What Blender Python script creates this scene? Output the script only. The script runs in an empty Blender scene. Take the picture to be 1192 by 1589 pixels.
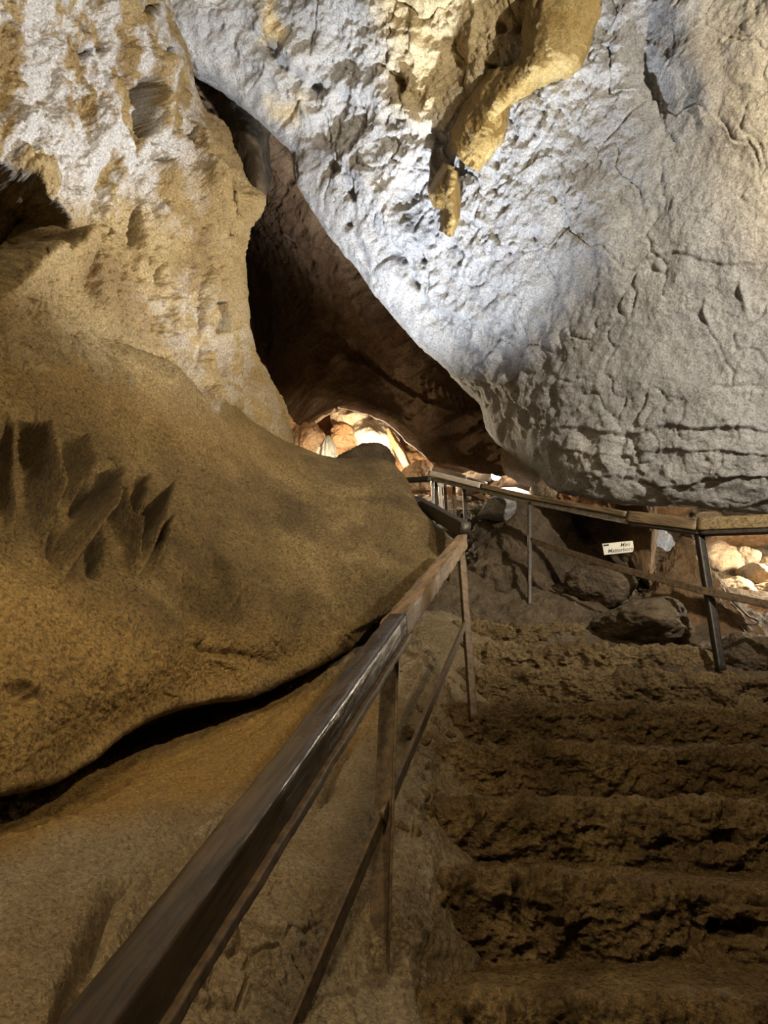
import bpy, bmesh, math, random
import numpy as np
from mathutils import Vector, Matrix

random.seed(7)
rng = np.random.default_rng(11)
SC = bpy.context.scene
COL = SC.collection
Q = 1.0                                   # mesh density

# ------------------------------------------------------------------ camera
W, H, F = 1192.0, 1589.0, 1150.0
CAM = np.array([0.0, 0.0, 1.5])
PITCH = math.radians(20.0)
CP, SP = math.cos(PITCH), math.sin(PITCH)
cd = bpy.data.cameras.new('camera')
cam = bpy.data.objects.new('camera', cd)
COL.objects.link(cam)
cam.location = CAM
cam.rotation_euler = (math.radians(110.0), 0, 0)
cd.sensor_fit = 'VERTICAL'
cd.sensor_height = 24.0
cd.lens = F * 24.0 / H
cd.clip_start = 0.02
cd.clip_end = 200
SC.camera = cam


def at(px, py, Y):
    """world point seen at a photo position, Y metres ahead"""
    x = (np.asarray(px, float) - W / 2) / F
    y = (H / 2 - np.asarray(py, float)) / F
    dy, dz = CP - y * SP, SP + y * CP
    s = np.asarray(Y, float) / dy
    return np.stack([x * s, dy * s, dz * s], -1) + CAM


def seen(P):
    d = P - CAM
    fwd = np.maximum(d[..., 1] * CP + d[..., 2] * SP, 0.05)
    up = -d[..., 1] * SP + d[..., 2] * CP
    return W / 2 + F * d[..., 0] / fwd, H / 2 - F * up / fwd


def V(px, py, Y):
    return Vector(at(px, py, Y))


# ------------------------------------------------------------------ noise
PERM = rng.permutation(1024).astype(np.int32)
GRAD = rng.normal(size=(1024, 3)).astype(np.float32)
GRAD /= np.linalg.norm(GRAD, axis=1, keepdims=True)
RND = rng.random((1024, 3)).astype(np.float32)


def hsh(i, j, k):
    return PERM[(PERM[(PERM[i & 1023] + j) & 1023] + k) & 1023]


def perlin(p):
    p = np.asarray(p, np.float32)
    i = np.floor(p).astype(np.int32)
    f = p - i
    u = f * f * f * (f * (f * 6 - 15) + 10)
    out = 0
    for a in (0, 1):
        wa = u[:, 0] if a else 1 - u[:, 0]
        for b in (0, 1):
            wb = u[:, 1] if b else 1 - u[:, 1]
            for c in (0, 1):
                wc = u[:, 2] if c else 1 - u[:, 2]
                g = GRAD[hsh(i[:, 0] + a, i[:, 1] + b, i[:, 2] + c)]
                out = out + wa * wb * wc * (g[:, 0] * (f[:, 0] - a) + g[:, 1] * (f[:, 1] - b) + g[:, 2] * (f[:, 2] - c))
    return out * 1.5


def fbm(p, o=4, g=0.5, l=2.03):
    s, a, t = 0, 1.0, 0
    for k in range(o):
        s = s + a * perlin(p + 17.3 * k)
        t += a
        a *= g
        p = p * l
    return s / t


def ridged(p, o=4, g=0.5, l=2.1):
    s, a, t = 0, 1.0, 0
    for k in range(o):
        s = s + a * (1 - 2 * np.abs(perlin(p + 31.7 * k)))
        t += a
        a *= g
        p = p * l
    return s / t


def worley(p):
    p = np.asarray(p, np.float32)
    i = np.floor(p).astype(np.int32)
    f = p - i
    d1 = np.full(len(p), 9.0, np.float32)
    d2 = d1.copy()
    idx = np.zeros(len(p), np.int32)
    for a in (-1, 0, 1):
        for b in (-1, 0, 1):
            for c in (-1, 0, 1):
                h = hsh(i[:, 0] + a, i[:, 1] + b, i[:, 2] + c)
                r = RND[h]
                d = (a + r[:, 0] - f[:, 0]) ** 2 + (b + r[:, 1] - f[:, 1]) ** 2 + (c + r[:, 2] - f[:, 2]) ** 2
                m = d < d1
                d2 = np.where(m, d1, np.minimum(d2, d))
                idx = np.where(m, h, idx)
                d1 = np.where(m, d, d1)
    return np.sqrt(d1), np.sqrt(d2), RND[idx][:, 0]


def sstep(a, b, x):
    t = np.clip((x - a) / (b - a), 0, 1)
    return t * t * (3 - 2 * t)


# ------------------------------------------------------------------ lofted surfaces
def crom(C, t):
    """Catmull-Rom through rows of C at parameters t in [0, n-1]"""
    n = len(C)
    i = np.clip(np.floor(t).astype(int), 0, n - 2)
    f = (t - i).reshape((-1,) + (1,) * (C.ndim - 1))
    p1, p2 = C[i], C[i + 1]
    p0 = np.where((i > 0).reshape(f.shape), C[np.maximum(i - 1, 0)], 2 * p1 - p2)
    p3 = np.where((i < n - 2).reshape(f.shape), C[np.minimum(i + 2, n - 1)], 2 * p2 - p1)
    return 0.5 * (2 * p1 + (p2 - p0) * f + (2 * p0 - 5 * p1 + 4 * p2 - p3) * f ** 2 + (3 * p1 - p0 - 3 * p2 + p3) * f ** 3)


def resample(pts, n):
    """even steps along a smoothed (px, py, Y) curve"""
    C = np.array(pts, float)
    d = np.concatenate([[0], np.cumsum(np.linalg.norm(np.diff(C[:, :2], axis=0), axis=1))])
    # parameter by chord so that uneven spacing stays smooth: dense linear-ish sampling
    t = np.linspace(0, len(C) - 1, 60 * len(C))
    # centripetal-like damping: blend spline with straight chords
    S = 0.75 * crom(C, t) + 0.25 * np.stack([np.interp(t, np.arange(len(C)), C[:, k]) for k in range(3)], 1)
    s = np.concatenate([[0], np.cumsum(np.linalg.norm(np.diff(S[:, :2], axis=0), axis=1))])
    q = np.linspace(0, s[-1], n)
    return np.stack([np.interp(q, s, S[:, k]) for k in range(3)], 1)


def loft(curves, step):
    step = step / Q
    L = max(np.sum(np.linalg.norm(np.diff(np.array(c, float)[:, :2], axis=0), axis=1)) for c in curves)
    n = int(L / step)
    R = [resample(c, n) for c in curves]
    G = np.stack([at(r[:, 0], r[:, 1], r[:, 2]) for r in R])
    ts = []
    for k in range(len(R) - 1):
        d = np.mean(np.linalg.norm(R[k + 1][:, :2] - R[k][:, :2], axis=1))
        d = max(d, np.mean(np.linalg.norm(G[k + 1] - G[k], axis=1)) * 60)
        m = max(4, int(d / step))
        ts.append(k + np.arange(m) / m)
    t = np.concatenate(ts + [[len(R) - 1]])
    return crom(G, t)                     # (rows, n, 3)


def normals(G):
    du = np.gradient(G, axis=1)
    dv = np.gradient(G, axis=0)
    N = np.cross(du, dv)
    N /= np.maximum(np.linalg.norm(N, axis=2, keepdims=True), 1e-9)
    if np.mean(np.sum(N * (CAM - G), axis=2)) < 0:
        N = -N
    return N


def smooth_rows(A, k):
    for _ in range(k):
        B = A.copy()
        B[1:-1] = 0.25 * A[:-2] + 0.5 * A[1:-1] + 0.25 * A[2:]
        A = B.copy()
        A[:, 1:-1] = 0.25 * B[:, :-2] + 0.5 * B[:, 1:-1] + 0.25 * B[:, 2:]
    return A


def displace(G, fn, smooth=3):
    N = smooth_rows(normals(G), smooth)
    N /= np.maximum(np.linalg.norm(N, axis=2, keepdims=True), 1e-9)
    P = G.reshape(-1, 3)
    x, y = seen(P)
    LIFT.clear()
    d = fn(P.astype(np.float32), x, y)
    G = G + N * d.reshape(G.shape[:2] + (1,))
    for m, v in LIFT:                     # hollows run upwards behind their lip
        q = np.zeros(len(P))
        q[m] = v
        G[..., 2] += q.reshape(G.shape[:2])
    return G


LIFT = []


def grid_mesh(name, G, mats, parent=None, attr=None, mud=None):
    r, n = G.shape[:2]
    a = np.arange(r * n).reshape(r, n)
    quads = np.stack([a[:-1, :-1], a[:-1, 1:], a[1:, 1:], a[1:, :-1]], -1).reshape(-1, 4)
    me = bpy.data.meshes.new(name)
    me.vertices.add(r * n)
    me.vertices.foreach_set('co', G.astype(np.float32).ravel())
    me.loops.add(quads.size)
    me.loops.foreach_set('vertex_index', quads.astype(np.int32).ravel())
    me.polygons.add(len(quads))
    me.polygons.foreach_set('loop_start', np.arange(0, quads.size, 4, dtype=np.int32))
    me.polygons.foreach_set('use_smooth', np.ones(len(quads), bool))
    me.update(calc_edges=True)
    for m in (mats if isinstance(mats, (list, tuple)) else [mats]):
        me.materials.append(m)
    if attr is not None:
        at_ = me.attributes.new('stain_and_light', 'FLOAT', 'POINT')
        at_.data.foreach_set('value', attr.astype(np.float32).ravel())
    if mud is not None:
        at_ = me.attributes.new('mud', 'FLOAT', 'POINT')
        at_.data.foreach_set('value', mud.astype(np.float32).ravel())
    o = bpy.data.objects.new(name, me)
    COL.objects.link(o)
    if parent:
        o.parent = parent
    return o


def seg_dist(x, y, pts):
    """unsigned distance, signed side and arc fraction to a polyline"""
    pts = np.array(pts, float)
    best = np.full(x.shape, 1e9)
    side = np.zeros(x.shape)
    frac = np.zeros(x.shape)
    L = np.concatenate([[0], np.cumsum(np.linalg.norm(np.diff(pts[:, :2], axis=0), axis=1))])
    for k in range(len(pts) - 1):
        ax, ay = pts[k, :2]
        bx, by = pts[k + 1, :2]
        ex, ey = bx - ax, by - ay
        l2 = ex * ex + ey * ey + 1e-9
        t = np.clip(((x - ax) * ex + (y - ay) * ey) / l2, 0, 1)
        dx, dy = x - ax - t * ex, y - ay - t * ey
        d = np.sqrt(dx * dx + dy * dy)
        m = d < best
        best = np.where(m, d, best)
        side = np.where(m, np.sign(ex * dy - ey * dx), side)
        frac = np.where(m, (L[k] + t * (L[k + 1] - L[k])) / L[-1], frac)
    return best, side, frac


def box_mask(x, y, pts, pad):
    p = np.array(pts, float)
    return np.nonzero((x > p[:, 0].min() - pad) & (x < p[:, 0].max() + pad) & (y > p[:, 1].min() - pad) & (y < p[:, 1].max() + pad))[0]


def groove(d, x, y, pts, w, h, pinch=False):
    """cut (h<0) or raise (h>0) a rounded channel / rib of half-width w"""
    m = box_mask(x, y, pts, 3.5 * w)
    if len(m):
        q, s, f = seg_dist(x[m], y[m], pts)
        taper = np.minimum(1, 3.2 * np.minimum(f + 0.04, 1.03 - f))
        if pinch:                         # pointed at its upper end
            w = w * (0.25 + 0.75 * sstep(0, 0.75, f))
        d[m] += h * np.exp(-(q / w) ** 2) * taper


def ledge(d, x, y, pts, h, fall, soft=2.5):
    """one-sided lip: raised by h on the right-hand side of the line, dying away over fall"""
    m = box_mask(x, y, pts, 3 * fall)
    if len(m):
        q, s, f = seg_dist(x[m], y[m], pts)
        taper = sstep(0, 0.15, f) * sstep(0, 0.15, 1 - f)
        sq = q * s
        d[m] += h * taper * np.exp(-np.maximum(sq, 0) / fall) * sstep(-soft, soft, sq)


def inside_dist(x, y, pts):
    p = list(pts) + [pts[0]]
    q, s, f = seg_dist(x, y, p)
    ins = np.zeros(x.shape, bool)
    for k in range(len(pts)):
        (ax, ay), (bx, by) = p[k][:2], p[k + 1][:2]
        c = ((ay > y) != (by > y)) & (x < (bx - ax) * (y - ay) / (by - ay + 1e-12) + ax)
        ins ^= c
    return np.where(ins, q, -q)


def pocket(d, x, y, pts, h, soft, lift=0.5):
    m = box_mask(x, y, pts, soft * 2)
    if len(m):
        q = inside_dist(x[m], y[m], pts)
        v = sstep(-soft * 0.3, soft, q)
        d[m] += h * v
        LIFT.append((m, -h * lift * v))


def area(x, y, pts, soft):
    return sstep(-soft, soft, inside_dist(x, y, pts))


# ------------------------------------------------------------------ materials
def new_mat(name):
    m = bpy.data.materials.new(name)
    m.use_nodes = True
    nt = m.node_tree
    nt.nodes.clear()
    out = nt.nodes.new('ShaderNodeOutputMaterial')
    b = nt.nodes.new('ShaderNodeBsdfPrincipled')
    nt.links.new(b.outputs[0], out.inputs[0])
    return m, nt, b


def tex_noise(nt, co, scale, detail=6, rough=0.6, dist=0.0):
    n = nt.nodes.new('ShaderNodeTexNoise')
    n.inputs['Scale'].default_value = scale
    n.inputs['Detail'].default_value = detail
    n.inputs['Roughness'].default_value = rough
    n.inputs['Distortion'].default_value = dist
    nt.links.new(co, n.inputs['Vector'])
    return n.outputs[0]


def ramp(nt, fac, stops):
    r = nt.nodes.new('ShaderNodeValToRGB')
    e = r.color_ramp.elements
    while len(e) < len(stops):
        e.new(0.5)
    for k, (p, c) in enumerate(stops):
        e[k].position = p
        e[k].color = tuple(c) + (1,)
    nt.links.new(fac, r.inputs[0])
    return r.outputs[0]


def mixc(nt, fac, a, b, mode='MIX'):
    m = nt.nodes.new('ShaderNodeMix')
    m.data_type = 'RGBA'
    m.blend_type = mode
    for i, v in ((0, fac), (6, a), (7, b)):
        if hasattr(v, 'is_linked'):
            nt.links.new(v, m.inputs[i])
        elif i == 0:
            m.inputs[0].default_value = v
        else:
            m.inputs[i].default_value = tuple(v) + (1,)
    return m.outputs[2]


def mathn(nt, op, a, b):
    m = nt.nodes.new('ShaderNodeMath')
    m.operation = op
    for i, v in ((0, a), (1, b)):
        if hasattr(v, 'is_linked'):
            nt.links.new(v, m.inputs[i])
        else:
            m.inputs[i].default_value = v
    return m.outputs[0]


def rock_mat(name, c1, c2, c3, scale=1.3, bump=0.6, fine=60, rough=0.75, stain_and_light=None, spec=0.35, cells=0.0, dist=0.01, stretch=(1, 1, 1), speck=0.35, mud=None):
    m, nt, b = new_mat(name)
    tc = nt.nodes.new('ShaderNodeTexCoord')
    co = tc.outputs['Object']
    if stretch != (1, 1, 1):
        mp = nt.nodes.new('ShaderNodeMapping')
        mp.inputs['Scale'].default_value = stretch
        nt.links.new(co, mp.inputs['Vector'])
        co = mp.outputs[0]
    big = tex_noise(nt, co, scale, 8, 0.65, 0.6)
    col = ramp(nt, big, [(0.33, c1), (0.5, c2), (0.67, c3)])
    if stain_and_light:
        a = nt.nodes.new('ShaderNodeAttribute')
        a.attribute_name = 'stain_and_light'
        col = mixc(nt, a.outputs['Fac'], col, mixc(nt, big, stain_and_light, tuple(min(1, v * 1.25) for v in stain_and_light)))  # mixes in a second tint; on left wall and slab it paints lamp light
    if mud:
        a = nt.nodes.new('ShaderNodeAttribute')
        a.attribute_name = 'mud'
        col = mixc(nt, a.outputs['Fac'], col, ramp(nt, big, [(0.33, mud[0]), (0.5, mud[1]), (0.67, mud[2])]))
    sp = tex_noise(nt, co, fine, 5, 0.7)
    spk = ramp(nt, sp, [(0.3, (1 - speck,) * 3), (0.5, (1.0,) * 3), (0.7, (1 + speck * 0.6,) * 3)])
    col = mixc(nt, 1.0, col, spk, 'MULTIPLY')
    nt.links.new(col, b.inputs['Base Color'])
    b.inputs['Roughness'].default_value = rough
    b.inputs['Specular IOR Level'].default_value = spec
    h = mathn(nt, 'ADD', mathn(nt, 'MULTIPLY', tex_noise(nt, co, fine * 0.35, 8, 0.72, 0.3), 1.6), mathn(nt, 'MULTIPLY', sp, 0.5))
    if cells:
        v = nt.nodes.new('ShaderNodeTexVoronoi')
        v.feature = 'DISTANCE_TO_EDGE'
        v.inputs['Scale'].default_value = fine * 0.18
        nt.links.new(co, v.inputs['Vector'])
        h = mathn(nt, 'ADD', h, mathn(nt, 'MULTIPLY', mathn(nt, 'MINIMUM', v.outputs['Distance'], 0.12), 8 * cells))
    mid = tex_noise(nt, co, fine * 0.22, 6, 0.65, 0.5)
    b1 = nt.nodes.new('ShaderNodeBump')
    b1.inputs['Strength'].default_value = min(1, bump)
    b1.inputs['Distance'].default_value = dist * 6
    nt.links.new(mid, b1.inputs['Height'])
    bp = nt.nodes.new('ShaderNodeBump')
    bp.inputs['Strength'].default_value = min(1, bump * 1.2)
    bp.inputs['Distance'].default_value = dist * 2.2
    nt.links.new(h, bp.inputs['Height'])
    nt.links.new(b1.outputs[0], bp.inputs['Normal'])
    nt.links.new(bp.outputs[0], b.inputs['Normal'])
    return m


def wood_mat(name, c1, c2, rough, bump, axis):
    """weathered timber, grain running along axis (a world direction)"""
    m, nt, b = new_mat(name)
    tc = nt.nodes.new('ShaderNodeTexCoord')
    mp = nt.nodes.new('ShaderNodeMapping')
    mp.vector_type = 'TEXTURE'
    q = Vector((0, 1, 0)).rotation_difference(Vector(axis).normalized()).to_euler()
    mp.inputs['Rotation'].default_value = q
    mp.inputs['Scale'].default_value = (1, 14, 1)
    nt.links.new(tc.outputs['Object'], mp.inputs['Vector'])
    g = tex_noise(nt, mp.outputs[0], 55, 6, 0.6, 1.2)
    col = ramp(nt, g, [(0.35, c1), (0.65, c2)])
    nt.links.new(col, b.inputs['Base Color'])
    rr = ramp(nt, tex_noise(nt, tc.outputs['Object'], 9, 4), [(0.35, (rough * 0.75,) * 3), (0.7, (min(1, rough * 1.3),) * 3)])
    nt.links.new(rr, b.inputs['Roughness'])
    bp = nt.nodes.new('ShaderNodeBump')
    bp.inputs['Strength'].default_value = bump
    bp.inputs['Distance'].default_value = 0.003
    nt.links.new(g, bp.inputs['Height'])
    nt.links.new(bp.outputs[0], b.inputs['Normal'])
    return m


def metal_mat(name, c1, c2, metallic, rough):
    m, nt, b = new_mat(name)
    tc = nt.nodes.new('ShaderNodeTexCoord')
    n = tex_noise(nt, tc.outputs['Object'], 45, 6, 0.7)
    nt.links.new(ramp(nt, n, [(0.38, c1), (0.62, c2)]), b.inputs['Base Color'])
    b.inputs['Metallic'].default_value = metallic
    b.inputs['Roughness'].default_value = rough
    bp = nt.nodes.new('ShaderNodeBump')
    bp.inputs['Strength'].default_value = 0.5
    bp.inputs['Distance'].default_value = 0.002
    nt.links.new(n, bp.inputs['Height'])
    nt.links.new(bp.outputs[0], b.inputs['Normal'])
    return m


def plain_mat(name, c, rough=0.6, emit=None, strength=0):
    m, nt, b = new_mat(name)
    b.inputs['Base Color'].default_value = tuple(c) + (1,)
    b.inputs['Roughness'].default_value = rough
    if emit:
        b.inputs['Emission Color'].default_value = tuple(emit) + (1,)
        b.inputs['Emission Strength'].default_value = strength
    return m


M = {}
M['limestone'] = rock_mat('grey_limestone', (0.30, 0.285, 0.275), (0.42, 0.405, 0.39), (0.55, 0.52, 0.48), 1.1, 0.75, 70, 0.8, stain_and_light=(0.66, 0.49, 0.22), dist=0.008, speck=0.5)  # second tint paints warm light on the slab
M['ochre'] = rock_mat('ochre_flowstone', (0.27, 0.175, 0.07), (0.40, 0.275, 0.115), (0.52, 0.39, 0.20), 1.6, 0.8, 75, 0.72, stain_and_light=(0.66, 0.64, 0.63), dist=0.015, speck=0.6, mud=((0.13, 0.09, 0.042), (0.21, 0.152, 0.07), (0.31, 0.225, 0.11)))  # pale second tint paints cool light on the wall
M['mound'] = rock_mat('brown_flowstone', (0.10, 0.067, 0.028), (0.18, 0.123, 0.05), (0.30, 0.215, 0.095), 2.2, 1.0, 75, 0.6, stain_and_light=(0.34, 0.22, 0.075), dist=0.016, speck=0.85)
M['floor'] = rock_mat('pale_floor_flowstone', (0.26, 0.19, 0.10), (0.36, 0.27, 0.16), (0.47, 0.38, 0.26), 1.8, 0.8, 95, 0.62, stain_and_light=(0.40, 0.25, 0.08), dist=0.014, speck=0.6)
M['steps'] = rock_mat('rough_brown_stone', (0.15, 0.096, 0.04), (0.245, 0.165, 0.072), (0.36, 0.255, 0.12), 2.8, 1.0, 60, 0.65, dist=0.018, cells=0.25, speck=0.8)
M['passage'] = rock_mat('red_brown_rock', (0.13, 0.07, 0.033), (0.22, 0.125, 0.06), (0.34, 0.22, 0.125), 1.5, 0.9, 40, 0.7, dist=0.015)
M['orange'] = rock_mat('orange_cave_rock', (0.33, 0.15, 0.06), (0.50, 0.27, 0.12), (0.62, 0.42, 0.24), 1.4, 0.9, 30, 0.75, stain_and_light=(0.75, 0.66, 0.48), dist=0.02)
M['boulder'] = rock_mat('dark_boulder_stone', (0.085, 0.058, 0.034), (0.145, 0.103, 0.06), (0.23, 0.17, 0.105), 2.2, 1.0, 50, 0.75, dist=0.014)
M['rust_rock'] = rock_mat('rust_streaked_rock', (0.10, 0.055, 0.024), (0.18, 0.105, 0.045), (0.27, 0.17, 0.085), 2.5, 1.0, 55, 0.7, dist=0.012, stretch=(1, 1, 0.35))
M['cream'] = rock_mat('cream_stone', (0.46, 0.31, 0.18), (0.60, 0.45, 0.30), (0.72, 0.60, 0.43), 2.0, 0.9, 45, 0.8, dist=0.012)
M['calcite'] = rock_mat('white_calcite', (0.62, 0.52, 0.36), (0.75, 0.68, 0.52), (0.82, 0.78, 0.66), 2.5, 0.9, 40, 0.6, dist=0.012, stretch=(1, 1, 0.3))
M['warm_lit'] = rock_mat('warm_lit_flowstone', (0.36, 0.23, 0.07), (0.50, 0.34, 0.115), (0.62, 0.45, 0.19), 3, 0.9, 70, 0.65, dist=0.008)  # warm lamp light painted into the flowstone colour
M['rust'] = metal_mat('rusty_steel', (0.045, 0.030, 0.018), (0.13, 0.085, 0.045), 0.3, 0.55)
M['steel'] = metal_mat('grey_steel', (0.20, 0.19, 0.17), (0.40, 0.38, 0.34), 0.4, 0.45)
M['dark_steel'] = metal_mat('dark_steel', (0.02, 0.016, 0.012), (0.05, 0.04, 0.03), 0.4, 0.5)
M['slab'] = rock_mat('pale_slab_stone', (0.5, 0.5, 0.5), (0.6, 0.6, 0.6), (0.7, 0.7, 0.68), 2, 0.5, 40, 0.5)
M['lit_wood'] = wood_mat('lit_pale_timber', (0.45, 0.38, 0.30), (0.65, 0.58, 0.48), 0.5, 0.4, (-1, 0.7, 0.3))  # pale tone paints white lamp light on rail and posts
M['sign'] = plain_mat('cream_sign_paint', (0.62, 0.56, 0.44), 0.5)
M['ink'] = plain_mat('black_sign_ink', (0.02, 0.016, 0.012), 0.6)
M['cable'] = plain_mat('black_cable_rubber', (0.015, 0.013, 0.012), 0.5)
M['bulb'] = plain_mat('glowing_bulb_glass', (1, 1, 1), 0.3, (1.0, 0.95, 0.86), 60)


# ------------------------------------------------------------------ object helpers
def tag(o, label, cat, group=None, kind=None):
    o['label'] = label
    o['category'] = cat
    if group:
        o['group'] = group
    if kind:
        o['kind'] = kind
    return o


def struct(o, label, cat):
    return tag(o, label, cat, kind='structure')


def empty(name, loc=(0, 0, 0)):
    o = bpy.data.objects.new(name, None)
    COL.objects.link(o)
    o.location = loc
    o.empty_display_size = 0.1
    return o


def keep(o, parent):
    o.parent = parent
    o.matrix_parent_inverse = Matrix.Translation(parent.location).inverted()
    return o


def py_mesh(name, verts, faces, mat, parent=None, smooth=True):
    me = bpy.data.meshes.new(name)
    me.from_pydata([tuple(v) for v in verts], [], faces)
    if smooth:
        me.polygons.foreach_set('use_smooth', np.ones(len(me.polygons), bool))
    me.materials.append(mat)
    me.update()
    o = bpy.data.objects.new(name, me)
    COL.objects.link(o)
    if parent:
        keep(o, parent)
    return o


def beam(name, pts, w, h, mat, parent=None, rough=0.0, seg=0.03, bev=0.18, up=(0, 0, 1), seed=0.0, smooth=True):
    """bar of section w (sideways) x h (upright) along a path"""
    pts = [Vector(p) for p in pts]
    path = []
    for a, b in zip(pts[:-1], pts[1:]):
        n = max(2, int((b - a).length / seg))
        path += [a.lerp(b, k / n) for k in range(n)]
    path.append(pts[-1])
    up = Vector(up)
    r = min(w, h) * bev
    prof = []
    for sx, sy in ((1, 1), (-1, 1), (-1, -1), (1, -1)):
        cx, cy = sx * (w / 2 - r), sy * (h / 2 - r)
        a0 = {(1, 1): 0, (-1, 1): 90, (-1, -1): 180, (1, -1): 270}[(sx, sy)]
        for k in range(4):
            a = math.radians(a0 + 30 * k)
            prof.append((cx + r * math.cos(a), cy + r * math.sin(a)))
        # points along the flat sides
    full = []
    for k in range(len(prof)):
        a, b = prof[k], prof[(k + 1) % len(prof)]
        full.append(a)
        if math.hypot(a[0] - b[0], a[1] - b[1]) > r * 1.2:
            for q in (0.25, 0.5, 0.75):
                full.append((a[0] + (b[0] - a[0]) * q, a[1] + (b[1] - a[1]) * q))
    n = len(full)
    vs = []
    for i, p in enumerate(path):
        t = (path[min(i + 1, len(path) - 1)] - path[max(i - 1, 0)]).normalized()
        s = t.cross(up).normalized()
        u = s.cross(t).normalized()
        for x, y in full:
            vs.append(p + s * x + u * y)
    A = np.array([tuple(v) for v in vs])
    if rough:
        P = A.copy()
        d = fbm((P * 14 + seed).astype(np.float32), 3) * rough
        cen = np.repeat(np.array([tuple(p) for p in path]), n, axis=0)
        dirv = A - cen
        dirv /= np.maximum(np.linalg.norm(dirv, axis=1, keepdims=True), 1e-9)
        A = A + dirv * d[:, None]
    fs = []
    for i in range(len(path) - 1):
        for k in range(n):
            a, b = i * n + k, i * n + (k + 1) % n
            fs.append((a, b, b + n, a + n))
    fs.append(tuple(range(n - 1, -1, -1)))
    fs.append(tuple(range((len(path) - 1) * n, len(path) * n)))
    return py_mesh(name, A, fs, mat, parent, smooth)


def tube(name, pts, r, mat, parent=None, n=8, sub=8):
    C = np.array([tuple(p) for p in pts], float)
    path = crom(C, np.linspace(0, len(C) - 1, sub * (len(C) - 1) + 1)) if len(C) > 2 else C
    vs, fs = [], []
    for i, p in enumerate(path):
        t = Vector(path[min(i + 1, len(path) - 1)] - path[max(i - 1, 0)]).normalized()
        s = t.cross(Vector((0, 0, 1)) if abs(t.z) < 0.95 else Vector((1, 0, 0))).normalized()
        u = s.cross(t)
        for k in range(n):
            a = 2 * math.pi * k / n
            vs.append(Vector(p) + (s * math.cos(a) + u * math.sin(a)) * r)
    for i in range(len(path) - 1):
        for k in range(n):
            a, b = i * n + k, i * n + (k + 1) % n
            fs.append((a, b, b + n, a + n))
    fs.append(tuple(range(n - 1, -1, -1)))
    fs.append(tuple(range((len(path) - 1) * n, len(path) * n)))
    return py_mesh(name, vs, fs, mat, parent)


ICO = {}


def ico(sub):
    if sub not in ICO:
        bm = bmesh.new()
        bmesh.ops.create_icosphere(bm, subdivisions=sub, radius=1)
        bm.verts.index_update()
        ICO[sub] = (np.array([v.co[:] for v in bm.verts]), [tuple(v.index for v in f.verts) for f in bm.faces])
        bm.free()
    return ICO[sub]


def stone(name, loc, size, mat, seed, sub=5, facets=14, rough=0.12, rot=0.0, tilt=0.0, parent=None, freq=2.0):
    """a broken boulder: planes cut a ball, then weathering"""
    r = np.random.default_rng(seed)
    D, faces = ico(sub)
    n = r.normal(size=(facets, 3))
    n /= np.linalg.norm(n, axis=1, keepdims=True)
    dd = r.uniform(0.72, 1.0, facets)
    c = D @ n.T
    rad = np.where(c > 0.05, dd / np.maximum(c, 0.05), 9)
    k = 14.0
    rad = -np.log(np.sum(np.exp(-k * np.minimum(rad, 1.6)), axis=1) + np.exp(-k * 1.15)) / k
    P = D * rad[:, None]
    q = (P * freq + seed * 3.7).astype(np.float32)
    d = fbm(q, 5, 0.55) * rough * 1.3 + ridged(q * 1.7 + 9, 4) * rough * 0.45
    P = P + D * d[:, None]
    P = P * np.array(size)
    R = np.array(Matrix.Rotation(rot, 3, 'Z') @ Matrix.Rotation(tilt, 3, 'Y'))
    P = P @ R.T
    o = py_mesh(name, P, faces, mat)
    o.location = loc
    if parent:
        keep(o, parent)
    return o


# ================================================================== THE CAVE
# ---- ceiling: the great inclined slab of grey limestone with its gully
c_edge = [(120, -120, 4.0), (225, 40, 4.4), (298, 116, 4.75), (350, 148, 4.9), (402, 190, 5.0), (448, 236, 5.1), (460, 290, 5.15), (500, 352, 5.3), (545, 410, 5.45),
          (592, 472, 5.6), (645, 532, 5.75), (700, 585, 5.9), (745, 632, 6.0), (758, 668, 5.95), (785, 696, 5.8), (832, 736, 5.55), (872, 768, 5.3), (950, 783, 5.0), (1040, 790, 4.8), (1120, 796, 4.65), (1200, 803, 4.55), (1400, 822, 4.4)]


def shift(c, dx, dy, dY):
    return [(a + dx, b + dy, y + dY) for a, b, y in c]


c_back2 = shift(c_edge, 90, -110, 2.2)
c_back = shift(c_edge, 40, -48, 0.7)
c_in1 = [(160, -200, 3.8), (290, -30, 4.15), (400, 90, 4.5), (480, 170, 4.75), (530, 240, 4.85), (560, 310, 4.95), (610, 380, 5.1), (660, 450, 5.3), (720, 520, 5.45),
         (775, 580, 5.45), (810, 640, 5.35), (850, 690, 5.1), (930, 725, 4.75), (1040, 730, 4.5), (1200, 740, 4.25), (1420, 760, 4.1)]
c_in2 = [(260, -330, 3.5), (420, -120, 3.9), (540, 40, 4.2), (610, 150, 4.45), (660, 240, 4.6), (700, 320, 4.75), (740, 400, 4.85), (800, 470, 4.85), (870, 540, 4.7), (950, 590, 4.5), (1060, 610, 4.25), (1200, 620, 4.0), (1440, 640, 3.8)]
c_in3 = [(420, -450, 3.2), (580, -200, 3.5), (680, 0, 3.85), (740, 110, 4.1), (790, 220, 4.25), (850, 320, 4.3), (940, 400, 4.2), (1060, 430, 3.95), (1220, 440, 3.7), (1480, 450, 3.45)]
c_in4 = [(640, -600, 2.8), (780, -250, 3.2), (860, -20, 3.55), (920, 110, 3.7), (1010, 190, 3.65), (1120, 220, 3.5), (1260, 230, 3.3), (1520, 230, 3.0)]
c_in5 = [(900, -700, 2.3), (1000, -330, 2.75), (1100, -90, 3.0), (1220, 0, 2.9), (1360, 20, 2.75), (1600, 20, 2.5)]
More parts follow.
